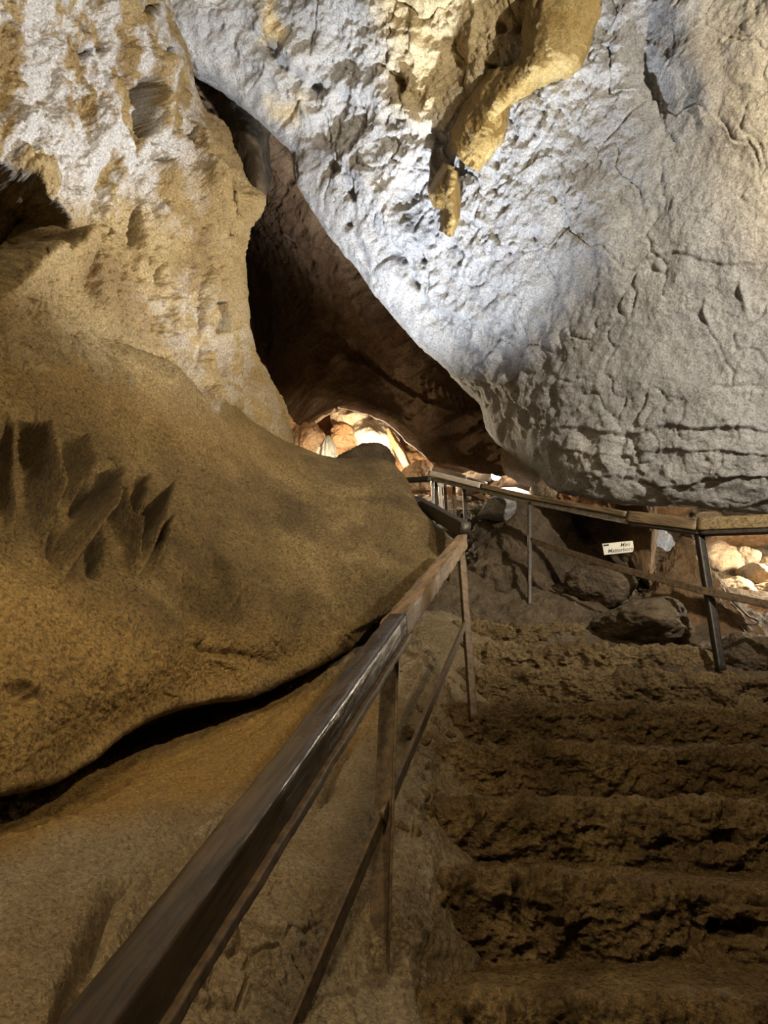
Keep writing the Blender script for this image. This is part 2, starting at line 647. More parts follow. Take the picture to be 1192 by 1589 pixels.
c_in6 = [(1300, -900, 1.5), (1450, -500, 1.8), (1600, -300, 1.9), (1800, -200, 1.8), (2000, -150, 1.6)]


def d_ceiling(P, x, y):
    wx = 14 * fbm(P * 3.1, 3)
    wy = 14 * fbm(P * 3.1 + 50, 3)
    x, y = x + wx, y + wy
    # calm slab at the right, crumpled gully and top at the left
    calm = 0.9 * sstep(0, 130, inside_dist(x, y, [(700, 420), (760, 230), (900, 60), (960, -300), (2200, -400), (2200, 760), (900, 760), (790, 640)]))
    amp = 1.0 - 0.72 * calm
    d = 0.11 * fbm(P * 1.1, 3) + amp * (0.075 * ridged(P * np.float32(2.6), 4) + 0.045 * fbm(P * 7.0, 4, 0.6)) + 0.016 * fbm(P * 16, 4, 0.7)
    # wrinkles running down the gully
    q = P @ np.array([[0.8, 0.2, 0.5], [-0.3, 1.0, 0.2], [0.35, 0.3, -0.8]], np.float32)
    d += amp * 0.05 * ridged(q * np.array([1.6, 5.5, 4.0], np.float32), 4)
    # plates of rock flaking off the slab
    f1, f2, rid = worley(P * np.array([2.0, 2.0, 1.6], np.float32) + 0.35 * np.stack([fbm(P * 4 + k * 9, 2) for k in range(3)], 1))
    d += (0.016 * calm + 0.05 * amp) * (rid - 0.5) * sstep(0.0, 0.18, f2 - f1)
    d -= (0.010 + 0.012 * amp) * np.exp(-((f2 - f1) / 0.035) ** 2)
    # long bulges and channels of the slab
    groove(d, x, y, [(1000, -60), (985, 60), (1010, 150), (1050, 240)], 26, -0.10)
    groove(d, x, y, [(1060, -60), (1075, 80), (1120, 200)], 24, 0.05)
    groove(d, x, y, [(860, 260), (930, 350), (960, 430)], 60, 0.05)
    groove(d, x, y, [(760, 560), (850, 600), (1000, 610), (1192, 600)], 40, 0.05)
    # strata lines low on the slab
    ledge(d, x, y, [(1400, 655), (1192, 668), (1080, 662), (960, 672), (860, 660), (780, 655)], 0.03, 26)
    ledge(d, x, y, [(1400, 690), (1192, 700), (1060, 694), (930, 708), (830, 690)], 0.022, 18)
    ledge(d, x, y, [(1400, 745), (1192, 735), (1050, 752), (930, 742), (860, 738)], 0.03, 18)
    ledge(d, x, y, [(1192, 410), (1110, 412), (1050, 392), (975, 402), (958, 440)], 0.022, 40)
    ledge(d, x, y, [(800, 470), (770, 520), (776, 570)], 0.02, 25)
    for pts, w, h in (([(1150, 430), (1158, 470), (1162, 492)], 5, 0.03), ([(1098, 450), (1094, 480), (1104, 510)], 4, 0.02), ([(905, 300), (890, 325)], 5, -0.03), ([(858, 290), (862, 318)], 6, -0.03), ([(832, 360), (828, 380)], 6, -0.03), ([(850, 210), (853, 216)], 3, 0)):
        groove(d, x, y, pts, w, h)
    # rim of the hanging sheet: slab drops back to its lower left
    ledge(d, x, y, [(702, 300), (735, 250), (772, 200), (790, 160), (830, 130), (900, 100), (925, 20), (930, -80)], 0.0, 40)
    # gully hollows
    for pts, w, h in (([(360, 20), (375, 45), (420, 80), (470, 130), (498, 138)], 14, -0.10), ([(440, 60), (470, 110)], 24, 0.07), ([(520, 130), (590, 150), (680, 200)], 16, 0.07),
                      ([(500, 215), (580, 280), (650, 380), (720, 480)], 26, 0.08), ([(560, 330), (640, 430), (700, 520)], 16, -0.06), ([(470, 200), (520, 230)], 9, -0.05),
                      ([(505, 270), (530, 262)], 7, -0.09), ([(548, 285), (552, 310)], 6, -0.09), ([(525, 350), (545, 345)], 8, -0.14), ([(548, 360), (565, 400), (572, 430)], 7, -0.12),
                      ([(612, 385), (626, 415)], 6, -0.12), ([(655, 398), (658, 412)], 6, -0.12), ([(640, 425), (648, 448)], 5, -0.1), ([(668, 480), (690, 520)], 4, -0.05),
                      ([(608, 118), (625, 150)], 10, -0.16), ([(640, 170), (672, 210)], 12, 0.09), ([(676, 205), (688, 232)], 7, -0.12), ([(480, 132), (500, 140)], 10, -0.16),
                      ([(770, 104), (765, 112)], 9, -0.16), ([(780, 30), (786, 52)], 7, -0.10), ([(808, 30), (812, 55)], 8, -0.12), ([(690, 45), (705, 115)], 20, -0.10), ([(745, 10), (725, 90)], 5, 0.05), ([(640, 20), (650, 120)], 9, 0.07)):
        groove(d, x, y, pts, w, h)
    ledge(d, x, y, [(690, 470), (620, 440), (575, 430), (548, 365), (530, 345)], 0.05, 30)
    q, s, f = seg_dist(x, y, c_edge)
    return d * (0.3 + 0.7 * sstep(5, 75, q)) - 0.03


G = loft([c_back2, c_back, c_edge, c_in1, c_in2, c_in3, c_in4, c_in5, c_in6], 2.3)
G = displace(G, d_ceiling, 4)
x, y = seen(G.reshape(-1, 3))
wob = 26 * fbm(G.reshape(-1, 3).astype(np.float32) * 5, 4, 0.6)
st = area(x + wob, y + wob, [(560, -60), (600, 60), (610, 170), (650, 190), (700, 180), (770, 110), (830, 60), (860, -60)], 40) * 0.75  # warm light painted golden into the slab colour
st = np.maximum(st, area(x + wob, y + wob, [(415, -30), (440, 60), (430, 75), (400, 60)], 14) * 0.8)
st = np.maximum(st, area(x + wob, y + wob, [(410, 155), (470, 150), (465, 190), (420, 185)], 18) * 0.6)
st = np.maximum(st, 0.35 * area(x + 2 * wob, y + 2 * wob, [(1080, -200), (1100, 200), (1200, 420), (1500, 420), (1500, -200)], 90))  # painted warm light at the top right
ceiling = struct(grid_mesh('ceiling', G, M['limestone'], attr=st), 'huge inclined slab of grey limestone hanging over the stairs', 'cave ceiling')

# ---- left wall
w_e = [(150, -450, 3.2), (235, -100, 3.95), (292, 100, 4.5), (312, 170, 4.6), (345, 192, 4.65), (366, 245, 4.7), (386, 288, 4.7), (407, 305, 4.6), (402, 328, 4.62), (384, 350, 4.7), (381, 400, 4.75), (386, 470, 4.8), (387, 510, 4.8), (403, 560, 4.85), (440, 620, 4.95), (455, 690, 5.1), (458, 780, 5.1)]
w_b2 = [(a - 120, b, yy + 3.2) for a, b, yy in w_e]
w_b = [(a - 50, b, yy + 0.9) for a, b, yy in w_e]
w_1 = [(100, -450, 2.9), (190, -100, 3.6), (255, 118, 4.1), (290, 230, 4.28), (345, 310, 4.32), (335, 400, 4.4), (338, 500, 4.35), (362, 600, 4.35), (400, 690, 4.5), (410, 790, 4.5)]
w_2 = [(0, -450, 2.5), (90, -100, 3.2), (150, 118, 3.6), (200, 250, 3.75), (230, 400, 3.72), (240, 500, 3.68), (270, 600, 3.65), (300, 700, 3.7), (310, 800, 3.7)]
w_3 = [(-150, -450, 2.2), (-20, -100, 2.85), (50, 118, 3.2), (80, 250, 3.3), (110, 400, 3.15), (120, 500, 3.05), (150, 600, 3.1), (160, 700, 3.15), (170, 800, 3.15)]
w_4 = [(-350, -450, 1.9), (-150, -100, 2.5), (-60, 118, 2.8), (-40, 250, 2.9), (-30, 400, 2.65), (-20, 500, 2.6), (-10, 600, 2.65), (0, 720, 2.7), (0, 800, 2.7)]
w_5 = [(-600, -450, 1.4), (-450, -100, 1.8), (-350, 118, 2.0), (-330, 250, 2.0), (-320, 400, 1.9), (-310, 500, 1.9), (-300, 700, 1.9), (-300, 800, 1.9)]


def d_wall(P, x, y):
    wx = 10 * fbm(P * 3.5, 3)
    wy = 10 * fbm(P * 3.5 + 50, 3)
    x, y = x + wx, y + wy
    low = sstep(330, 560, y)
    d = 0.10 * fbm(P * 1.3, 3) + (0.13 - 0.08 * low) * ridged(P * np.array([3.2, 3.2, 1.7], np.float32), 4) + 0.05 * fbm(P * 5.5, 4, 0.6) + 0.026 * fbm(P * 15, 4, 0.7) + 0.012 * ridged(P * 24, 3)
    f1, f2, rid = worley(P * np.array([4.2, 4.2, 2.6], np.float32) + 0.5 * np.stack([fbm(P * 5 + k * 9, 2) for k in range(3)], 1))
    d += (0.055 - 0.03 * low) * (rid - 0.5) * sstep(0, 0.3, f2 - f1)
    d += 0.10 * (1 - low) * np.maximum(fbm(P * np.array([4, 4, 2.0], np.float32) + 77, 3), 0)
    # the hollow at the left edge and its ledge
    pocket(d, x, y, [(-260, 200), (-30, 245), (45, 295), (108, 345), (116, 372), (112, 396), (60, 415), (0, 465), (-260, 560)], -1.0, 20, 0.75)
    groove(d, x, y, [(-80, 300), (0, 322), (50, 338), (98, 372), (112, 392)], 12, 0.55)
    groove(d, x, y, [(-60, 272), (10, 292), (100, 350)], 14, 0.05)
    ledge(d, x, y, [(-60, 240), (10, 272), (110, 352)], -0.0, 30)
    groove(d, x, y, [(-60, 460), (40, 420), (120, 396)], 14, 0.08)
    # pockets and clefts
    for poly, h, sf in (([(82, 18), (112, 30), (128, 52), (105, 50)], -0.22, 8), ([(118, 58), (135, 66), (148, 90), (128, 78)], -0.2, 7), ([(190, 150), (212, 130), (232, 155), (222, 190), (215, 240), (200, 215), (186, 165)], -0.24, 9),
                       ([(248, 75), (262, 80), (278, 110), (262, 112)], -0.24, 7), ([(205, 5), (250, 3), (248, 22), (216, 22)], -0.25, 8), ([(225, 266), (252, 264), (280, 290), (240, 276)], -0.17, 6),
                       ([(278, 215), (292, 213), (288, 238), (282, 240)], -0.17, 5), ([(352, 292), (366, 305), (370, 330), (358, 325)], -0.2, 7), ([(346, 352), (360, 365), (358, 372), (348, 362)], -0.1, 5), ([(95, 95), (130, 88), (135, 105), (108, 105)], -0.16, 6),
                       ([(200, 335), (206, 330), (222, 375), (208, 380)], -0.12, 7), ([(115, 345), (140, 348), (138, 353), (118, 352)], -0.08, 4), ([(165, 350), (172, 340), (170, 372), (164, 372)], -0.08, 4),
                       ([(325, 475), (345, 478), (352, 530), (330, 520)], -0.10, 8), ([(300, 480), (312, 470), (315, 560), (305, 540)], -0.08, 6), ([(236, 420), (246, 410), (240, 440), (234, 440)], -0.07, 5)):
        pocket(d, x, y, poly, 2.6 * h, sf * 0.7)
    for pts, w, h in (([(75, 100), (60, 160), (50, 190)], 14, -0.07), ([(100, 110), (150, 220), (110, 330)], 18, 0.07), ([(150, 120), (180, 200), (175, 300)], 14, 0.08), ([(225, 120), (235, 200), (228, 255)], 11, 0.12),
                      ([(160, 80), (230, 120), (300, 100)], 16, 0.10), ([(215, 265), (255, 285), (305, 305)], 8, 0.11), ([(250, 210), (265, 180), (300, 230)], 10, 0.08), ([(20, 150), (10, 240)], 20, 0.07), ([(330, 260), (350, 350)], 20, 0.09),
                      ([(300, 180), (312, 260), (335, 350)], 14, 0.07), ([(240, 380), (260, 470), (280, 560), (330, 660)], 12, 0.06), ([(320, 380), (305, 470), (312, 560), (340, 640)], 9, -0.06), ([(360, 440), (368, 520), (390, 590), (430, 660)], 10, -0.07),
                      ([(345, 470), (352, 540), (375, 600)], 8, 0.05), ([(130, 420), (150, 500), (240, 590), (320, 680)], 12, -0.05), ([(100, 400), (140, 398)], 7, 0.08), ([(140, 400), (135, 430), (150, 480)], 6, -0.06), ([(220, 470), (262, 480), (268, 500)], 7, 0.05), ([(305, 540), (325, 560), (322, 650)], 9, 0.05)):
        groove(d, x, y, pts, w, h)
    ledge(d, x, y, [(310, 300), (255, 282), (215, 262)], 0.06, 30)
    ledge(d, x, y, [(330, 660), (300, 590), (270, 540), (160, 500)], 0.05, 30)
    q, s, f = seg_dist(x, y, w_e)
    return d * (0.3 + 0.7 * sstep(0, 70, q)) - 0.02


G = loft([w_b2, w_b, w_e, w_1, w_2, w_3, w_4, w_5], 2.0)
G = displace(G, d_wall, 4)
G = displace(G, lambda P, x, y: 0.022 * fbm(P * 9, 4, 0.65) + 0.012 * ridged(P * 20, 3), 2)
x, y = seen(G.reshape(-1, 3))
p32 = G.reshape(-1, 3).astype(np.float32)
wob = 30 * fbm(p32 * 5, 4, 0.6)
st = area(x + wob, y + wob, [(-300, -300), (240, -300), (290, 80), (300, 200), (280, 330), (200, 300), (120, 320), (0, 260), (-300, 200)], 50)  # cool light painted as pale patches on the upper wall
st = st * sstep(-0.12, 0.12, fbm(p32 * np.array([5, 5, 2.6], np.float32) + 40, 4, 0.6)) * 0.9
st = np.maximum(st, 0.28 * area(x + wob, y + wob, [(220, 460), (300, 430), (400, 520), (450, 670), (340, 660), (270, 570)], 30) * sstep(-0.15, 0.2, fbm(p32 * 6, 4, 0.6)))  # paler rim, also painted cool light
mud = area(x + 1.6 * wob, y + 1.6 * wob, [(-400, 470), (60, 480), (170, 520), (300, 610), (440, 720), (440, 900), (-400, 900)], 90)
wall_left = struct(grid_mesh('wall_left', G, M['ochre'], attr=st, mud=mud), 'tall ochre cave wall with pockets and cool light painted in white patches', 'cave wall')

# ---- brown rock of the passage beyond the slab
b_0 = [(-60, 0, 6.6), (240, 40, 5.6), (420, 120, 6.0), (540, 260, 6.5), (640, 400, 7.0), (740, 530, 7.2), (850, 640, 7.0), (930, 720, 6.6)]
b_1 = [(-60, 90, 6.8), (250, 120, 5.7), (400, 215, 6.1), (455, 330, 6.7), (545, 440, 7.1), (650, 570, 7.2), (740, 660, 7.0), (850, 742, 6.7)]
b_2 = [(-60, 200, 7.8), (250, 200, 6.2), (372, 260, 6.9), (425, 400, 9.0), (505, 510, 8.6), (590, 605, 7.6), (680, 685, 7.0), (790, 738, 6.7)]
b_3 = [(-60, 420, 9.5), (120, 330, 9.5), (230, 280, 8.6), (350, 350, 11.5), (395, 500, 11.5), (430, 600, 9.0), (470, 655, 7.8), (507, 641, 7.5), (540, 632, 7.4), (600, 652, 7.2), (640, 690, 7.05), (675, 716, 6.95), (720, 727, 6.9), (775, 738, 6.75)]
b_35 = [(a, b - 30, yy + 0.35) for a, b, yy in b_3]
b_4 = [(-60, 500, 10.5), (120, 420, 11.0), (230, 260, 9.6), (350, 330, 12.6), (395, 470, 12.4), (430, 570, 9.7), (470, 540, 8.5), (507, 530, 8.4), (600, 545, 8.3), (675, 595, 8.2), (775, 620, 8.1)]


def d_pass(P, x, y):
    d = 0.18 * fbm(P * 0.9, 3) + 0.06 * fbm(P * 5, 4, 0.6) + 0.02 * fbm(P * 13, 3)
    q = P @ np.array([[0.8, 0.2, 0.5], [-0.3, 1.0, 0.2], [0.45, 0.3, -0.8]], np.float32)
    d += 0.09 * ridged(q * np.array([1.2, 4.5, 4.0], np.float32), 4)
    for k in range(7):
        groove(d, x, y, [(660 + 9 * k, 590 + 6 * k), (664 + 10 * k, 625 + 4 * k)], 3, 0.06)
    ledge(d, x, y, [(500, 580), (560, 560), (620, 600), (690, 650), (750, 670)], 0.12, 40)
    groove(d, x, y, [(520, 530), (600, 590), (690, 660)], 14, -0.10)
    q, s, f = seg_dist(x, y, b_3)
    return d * (0.25 + 0.75 * sstep(0, 60, q))


G = displace(loft([b_0, b_1, b_2, b_3, b_35, b_4], 2.2), d_pass, 4)
wall_passage = struct(grid_mesh('wall_passage', G, M['passage']), 'red brown streaked rock arching over the lit opening', 'cave wall')

# dark end of the passage
e_0 = [(-300, 50, 11), (200, -50, 12.5), (600, -50, 13), (900, 100, 13)]
e_1 = [(-300, 400, 11.5), (200, 330, 13.6), (600, 330, 14), (900, 400, 14)]
e_2 = [(-300, 800, 11), (200, 800, 13), (600, 780, 13.5), (900, 780, 13.5)]
G = displace(loft([e_0, e_1, e_2], 6), lambda P, x, y: 0.4 * fbm(P * 0.7, 4) + 0.15 * ridged(P * 2, 3), 2)
struct(grid_mesh('wall_rear', G, M['passage']), 'dark rock closing the unlit passage behind the left wall', 'cave wall')

# the hanging curtain in the dark recess
r_0 = [(330, 150, 5.4), (360, 225, 5.4), (372, 280, 5.35), (378, 335, 5.3)]
r_1 = [(370, 160, 5.2), (395, 232, 5.2), (400, 285, 5.15), (398, 340, 5.2)]
r_2 = [(420, 180, 5.35), (408, 235, 5.4), (412, 285, 5.4), (408, 320, 5.45)]
r_3 = [(430, 160, 6.2), (420, 220, 6.2), (420, 280, 6.3), (415, 300, 6.3)]
G = displace(loft([r_0, r_1, r_2, r_3], 2.5), lambda P, x, y: 0.03 * fbm(P * 5, 4), 2)
tag(grid_mesh('rock_curtain', G, M['boulder']), 'dim grey rock curtain hanging in the dark recess beside the left wall', 'rock formation')

# ---- far chamber beyond the mound
k_0 = [(330, 500, 10.2), (520, 580, 10.4), (640, 600, 10.4), (780, 640, 10.2), (980, 690, 10)]
k_1 = [(380, 660, 9.2), (520, 655, 9.7), (600, 680, 9.6), (680, 715, 9.2), (780, 730, 9.4), (980, 760, 9.2)]
k_2 = [(380, 780, 8.2), (520, 750, 8.6), (600, 765, 8.4), (680, 790, 8.2), (780, 790, 8.6), (980, 810, 8.6)]


def d_far(P, x, y):
    f1, f2, rid = worley(P * 1.5)
    return 0.16 * fbm(P * 1.3, 4, 0.6) + 0.07 * ridged(P * 3, 4) + 0.10 * (rid - 0.5) * sstep(0, 0.1, f2 - f1) + 0.03 * fbm(P * 9, 3)


G = displace(loft([k_0, k_1, k_2], 2.2), d_far, 4)
x, y = seen(G.reshape(-1, 3))
wob = 10 * fbm(G.reshape(-1, 3).astype(np.float32) * 4, 4, 0.6)
st = area(x + wob, y + wob, [(545, 672), (565, 655), (605, 690), (615, 700), (600, 712), (575, 705)], 6)
st = np.maximum(st, area(x + wob, y + wob, [(520, 640), (560, 640), (590, 655), (540, 660)], 6) * 0.7)
st = np.maximum(st, area(x, y + wob, [(690, 730), (770, 725), (770, 770), (690, 760)], 8))
wall_back = struct(grid_mesh('wall_back', G, M['orange'], attr=st), 'orange lit rock wall of the far chamber', 'cave wall')

# ---- bright slope seen under the slab at the right
s_0 = [(820, 700, 9.5), (950, 740, 9.6), (1050, 755, 9.6), (1192, 760, 9.4), (1450, 760, 9.0)]
s_1 = [(830, 790, 8.6), (950, 800, 8.8), (1050, 806, 8.8), (1192, 812, 8.6), (1450, 812, 8.4)]
s_2 = [(850, 880, 7.2), (950, 890, 7.3), (1050, 890, 7.2), (1192, 900, 7.0), (1450, 900, 6.8)]
s_3 = [(850, 1000, 6.1), (950, 1000, 6.1), (1050, 1000, 6.0), (1192, 1010, 5.8), (1450, 1020, 5.6)]


def d_slope(P, x, y):
    f1, f2, rid = worley(P * np.array([2.2, 2.2, 2.2], np.float32) + 0.3 * np.stack([fbm(P * 3 + k * 9, 2) for k in range(3)], 1))
    return 0.12 * fbm(P * 1.5, 3) + 0.22 * (rid - 0.4) * sstep(0, 0.25, f2 - f1) + 0.03 * fbm(P * 8, 4, 0.6)


G = displace(loft([s_0, s_1, s_2, s_3], 2.4), d_slope, 3)
wall_far = struct(grid_mesh('wall_far', G, M['cream']), 'cream rubble slope brightly lit under the grey slab', 'cave slope')

# ---- the flowstone mound
m_b = [(-350, 520, 3.4), (0, 560, 4.2), (150, 600, 4.9), (300, 680, 5.4), (430, 760, 5.8), (560, 800, 5.9), (640, 845, 5.6), (700, 880, 5.1)]
m_c = [(a, b + 260, yy) for a, b, yy in m_b]
m_00 = [(-350, 430, 2.35), (0, 470, 2.95), (150, 510, 3.35), (300, 580, 4.0), (430, 690, 5.0), (520, 722, 5.1), (598, 732, 5.1), (650, 800, 4.9), (700, 850, 4.65)]
m_0 = [(-350, 510, 2.1), (0, 555, 2.62), (150, 590, 3.06), (300, 640, 3.66), (430, 684, 4.45), (520, 710, 4.75), (598, 716, 4.75), (632, 748, 4.65), (655, 792, 4.5), (690, 824, 4.35), (712, 842, 4.3)]
m_1 = [(-350, 660, 1.95), (0, 670, 2.48), (150, 680, 2.93), (300, 715, 3.42), (430, 740, 3.98), (530, 768, 4.2), (605, 800, 4.2), (650, 840, 4.15), (700, 872, 4.15)]
m_2 = [(-350, 850, 1.8), (0, 840, 2.2), (150, 840, 2.6), (300, 850, 3.0), (430, 872, 3.4), (540, 886, 3.7), (610, 900, 3.8), (676, 915, 3.95)]
m_3 = [(-350, 1050, 1.7), (0, 1030, 2.0), (150, 1015, 2.3), (300, 990, 2.75), (420, 975, 3.1), (520, 960, 3.5), (590, 955, 3.65), (640, 945, 3.85)]
m_4 = [(-350, 1230, 1.62), (0, 1185, 1.95), (120, 1150, 2.22), (240, 1085, 2.6), (380, 1045, 2.98), (470, 1012, 3.28), (540, 985, 3.5), (590, 965, 3.8)]
m_5 = [(-350, 1310, 1.72), (0, 1234, 2.02), (60, 1222, 2.12), (100, 1210, 2.2), (150, 1182, 2.35), (185, 1148, 2.5), (250, 1110, 2.7), (330, 1093, 2.9), (400, 1078, 3.1), (480, 1040, 3.35), (548, 1004, 3.7)]
m_6 = [(-350, 1270, 2.3), (0, 1205, 2.7), (100, 1185, 2.95), (200, 1130, 3.2), (300, 1090, 3.5), (420, 1055, 3.8), (550, 1010, 4.1)]


def d_mound(P, x, y):
    x = x + 7 * fbm(P * 4, 3)
    y = y + 7 * fbm(P * 4 + 50, 3)
    d = 0.06 * fbm(P * 1.6, 3) + 0.028 * fbm(P * 6, 4, 0.6) + 0.014 * fbm(P * 24, 4, 0.7) + 0.006 * ridged(P * 40, 2)
    # flow lines sweeping down to the right
    q, s, f = seg_dist(x, y, [(60, 560), (230, 650), (420, 800), (560, 1000)])
    band = np.exp(-(q / 110) ** 2)
    sw = (x * 0.62 - y * 0.78)
    d += 0.022 * (0.25 + band) * ridged(np.stack([sw / 22, (x + y) / 260, 0 * x], 1).astype(np.float32), 3)
    # flutes at the left
    for pts, w, h in (([(30, 655), (42, 720), (58, 800), (62, 850)], 6.8, -0.186), ([(52, 640), (62, 720), (78, 800), (82, 880)], 6.8, 0.115), ([(92, 690), (98, 740), (105, 790)], 5.5, -0.174), ([(112, 720), (125, 770), (110, 800)], 7.6, 0.132),
                      ([(150, 740), (135, 790), (108, 840), (95, 895)], 9.5, -0.232), ([(155, 760), (148, 830), (140, 900)], 8.2, 0.165), ([(165, 750), (176, 800), (192, 860), (200, 900)], 4.8, -0.129), ([(178, 720), (185, 780), (188, 830)], 5.5, 0.099),
                      ([(212, 745), (198, 800), (192, 850)], 5.5, -0.139), ([(224, 760), (206, 820), (200, 850)], 4.8, 0.099), ([(256, 760), (232, 800), (212, 850), (206, 905)], 7.6, -0.222), ([(250, 800), (232, 860)], 5.5, 0.099), ([(262, 805), (245, 840), (238, 880)], 5.5, -0.116),
                      ([(12, 640), (8, 720), (18, 840)], 6.1, -0.082), ([(132, 700), (134, 740)], 3.4, -0.070), ([(160, 715), (175, 718), (190, 712)], 3.4, 0.066),
                      ([(330, 850), (350, 900), (352, 970)], 14, -0.07), ([(290, 880), (320, 980)], 20, 0.06), ([(385, 870), (400, 990)], 22, 0.04), ([(300, 1000), (420, 1030), (480, 1010)], 16, 0.03),
                      ([(425, 835), (520, 900), (600, 930)], 18, 0.03), ([(300, 640), (420, 700), (560, 740), (650, 810)], 26, 0.04), ([(260, 1070), (275, 1085), (262, 1098)], 10, -0.04), ([(335, 1050), (338, 1085)], 6, -0.02), ([(0, 1060), (60, 1075)], 12, -0.05), ([(535, 760), (560, 756)], 4, -0.04), ([(300, 985), (312, 1000)], 5, -0.05)):
        groove(d, x, y, pts, w, h, True)
    q, s, f = seg_dist(x, y, m_5)
    q2, s, f = seg_dist(x, y, m_0)
    return d * (0.35 + 0.65 * sstep(0, 50, np.minimum(q, q2)))


G = loft([m_c, m_b, m_00, m_0, m_1, m_2, m_3, m_4, m_5, m_6], 1.9)
G = displace(G, d_mound, 4)
x, y = seen(G.reshape(-1, 3))
wob = 40 * fbm(G.reshape(-1, 3).astype(np.float32) * 4, 4, 0.6)
st = 0.8 * area(x + wob, y + wob, [(-400, 930), (80, 900), (250, 990), (420, 1000), (540, 1000), (300, 1120), (150, 1220), (-400, 1320)], 60)
q, s_, f_ = seg_dist(x + wob, y + wob, m_0[:5])
st = np.maximum(st, 0.4 * np.exp(-(q / 70) ** 2))
mound = tag(grid_mesh('flowstone_mound', G, M['mound'], attr=st), 'large brown flowstone mound with deep flutes beside the timber handrail', 'rock mound')

# ---- floor: pale slope between mound and stairs
f_0 = [(-400, 1250, 2.7), (0, 1180, 3.1), (200, 1120, 3.5), (400, 1050, 4.0), (560, 990, 4.4), (650, 950, 4.7), (780, 960, 5.2)]
f_1 = [(-400, 1310, 1.9), (0, 1250, 2.3), (150, 1200, 2.62), (300, 1145, 2.97), (450, 1085, 3.3), (560, 1045, 3.6), (660, 1005, 3.92), (790, 1010, 4.5)]
f_2 = [(-400, 1420, 1.5), (0, 1340, 1.85), (150, 1290, 2.08), (300, 1250, 2.3), (450, 1220, 2.52), (560, 1180, 2.74), (640, 1155, 2.95), (780, 1170, 3.5)]
f_3 = [(-400, 1600, 1.15), (0, 1480, 1.48), (150, 1420, 1.66), (300, 1390, 1.8), (450, 1370, 1.95), (560, 1350, 2.05), (640, 1350, 2.18), (800, 1390, 2.7)]
f_4 = [(-400, 1800, 0.95), (0, 1620, 1.25), (150, 1580, 1.38), (300, 1550, 1.5), (450, 1540, 1.65), (590, 1565, 1.8), (650, 1575, 1.88), (820, 1640, 2.2)]
f_5 = [(-400, 2100, 0.8), (0, 1850, 1.0), (200, 1800, 1.1), (450, 1760, 1.3), (600, 1750, 1.4), (690, 1760, 1.48), (850, 1850, 1.7)]


def d_floor(P, x, y):
    x = x + 8 * fbm(P * 4, 3)
    y = y + 8 * fbm(P * 4 + 50, 3)
    d = 0.05 * fbm(P * 2.2, 3) + 0.026 * fbm(P * 9, 4, 0.6) + 0.011 * fbm(P * 30, 4, 0.7)
    groove(d, x, y, [(360, 1290), (250, 1335), (190, 1380), (150, 1450), (110, 1560), (80, 1680)], 22, -0.07)
    ledge(d, x, y, [(80, 1690), (115, 1580), (165, 1450), (215, 1390), (330, 1320), (420, 1290)], 0.10, 60)
    groove(d, x, y, [(0, 1330), (150, 1290), (320, 1265)], 20, 0.03)
    groove(d, x, y, [(575, 1120), (530, 1180), (490, 1270)], 9, -0.05)
    ledge(d, x, y, [(480, 1300), (520, 1210), (570, 1150), (600, 1120)], 0.04, 40)
    # cracked clods low by the rail
    f1, f2, rid = worley(P * np.array([9, 9, 7], np.float32))
    k = area(x, y, [(250, 1480), (330, 1400), (480, 1400), (470, 1600), (420, 1800), (200, 1800)], 50)
    d += k * (0.022 * (rid - 0.4) * sstep(0, 0.25, f2 - f1) - 0.02 * np.exp(-((f2 - f1) / 0.05) ** 2))
    k2 = area(x, y, [(560, 1000), (680, 980), (720, 1200), (640, 1300), (600, 1180)], 30)
    f1, f2, rid = worley(P * np.array([14, 14, 14], np.float32))
    d += k2 * 0.035 * (rid - 0.3) * sstep(0, 0.3, f2 - f1)
    return d


G = displace(loft([f_0, f_1, f_2, f_3, f_4, f_5], 1.9), d_floor, 4)
x, y = seen(G.reshape(-1, 3))
wob = 40 * fbm(G.reshape(-1, 3).astype(np.float32) * 4, 4, 0.6)
st = area(x + wob, y + wob, [(-400, 1200), (150, 1180), (550, 1020), (580, 1120), (450, 1220), (300, 1250), (0, 1310)], 40)
floor_left = struct(grid_mesh('floor_left', G, M['floor'], attr=st), 'pale sloping flowstone floor beside the stairs', 'cave floor')

# ---- ground behind the right railing and beyond the stairs
g_0 = [(560, 760, 8.2), (700, 770, 8.2), (830, 790, 7.6), (1000, 850, 6.8), (1200, 900, 6.4), (1500, 920, 6.2)]
g_1 = [(600, 850, 5.6), (720, 872, 5.6), (830, 890, 5.6), (1000, 925, 5.35), (1200, 975, 5.0), (1500, 1000, 4.8)]
g_2 = [(600, 960, 4.9), (720, 950, 4.95), (830, 945, 4.9), (1000, 985, 4.55), (1200, 1050, 4.15), (1500, 1080, 4.0)]
g_3 = [(600, 1060, 4.5), (720, 1060, 4.5), (830, 1050, 4.4), (1000, 1080, 4.1), (1200, 1120, 3.85), (1500, 1160, 3.7)]
G = displace(loft([g_0, g_1, g_2, g_3], 2.2), lambda P, x, y: 0.06 * fbm(P * 2, 3) + 0.05 * ridged(P * 5, 4) + 0.02 * fbm(P * 14, 3), 3)
floor_right = struct(grid_mesh('floor_right', G, M['boulder']), 'dark uneven ground behind the right railing', 'cave floor')

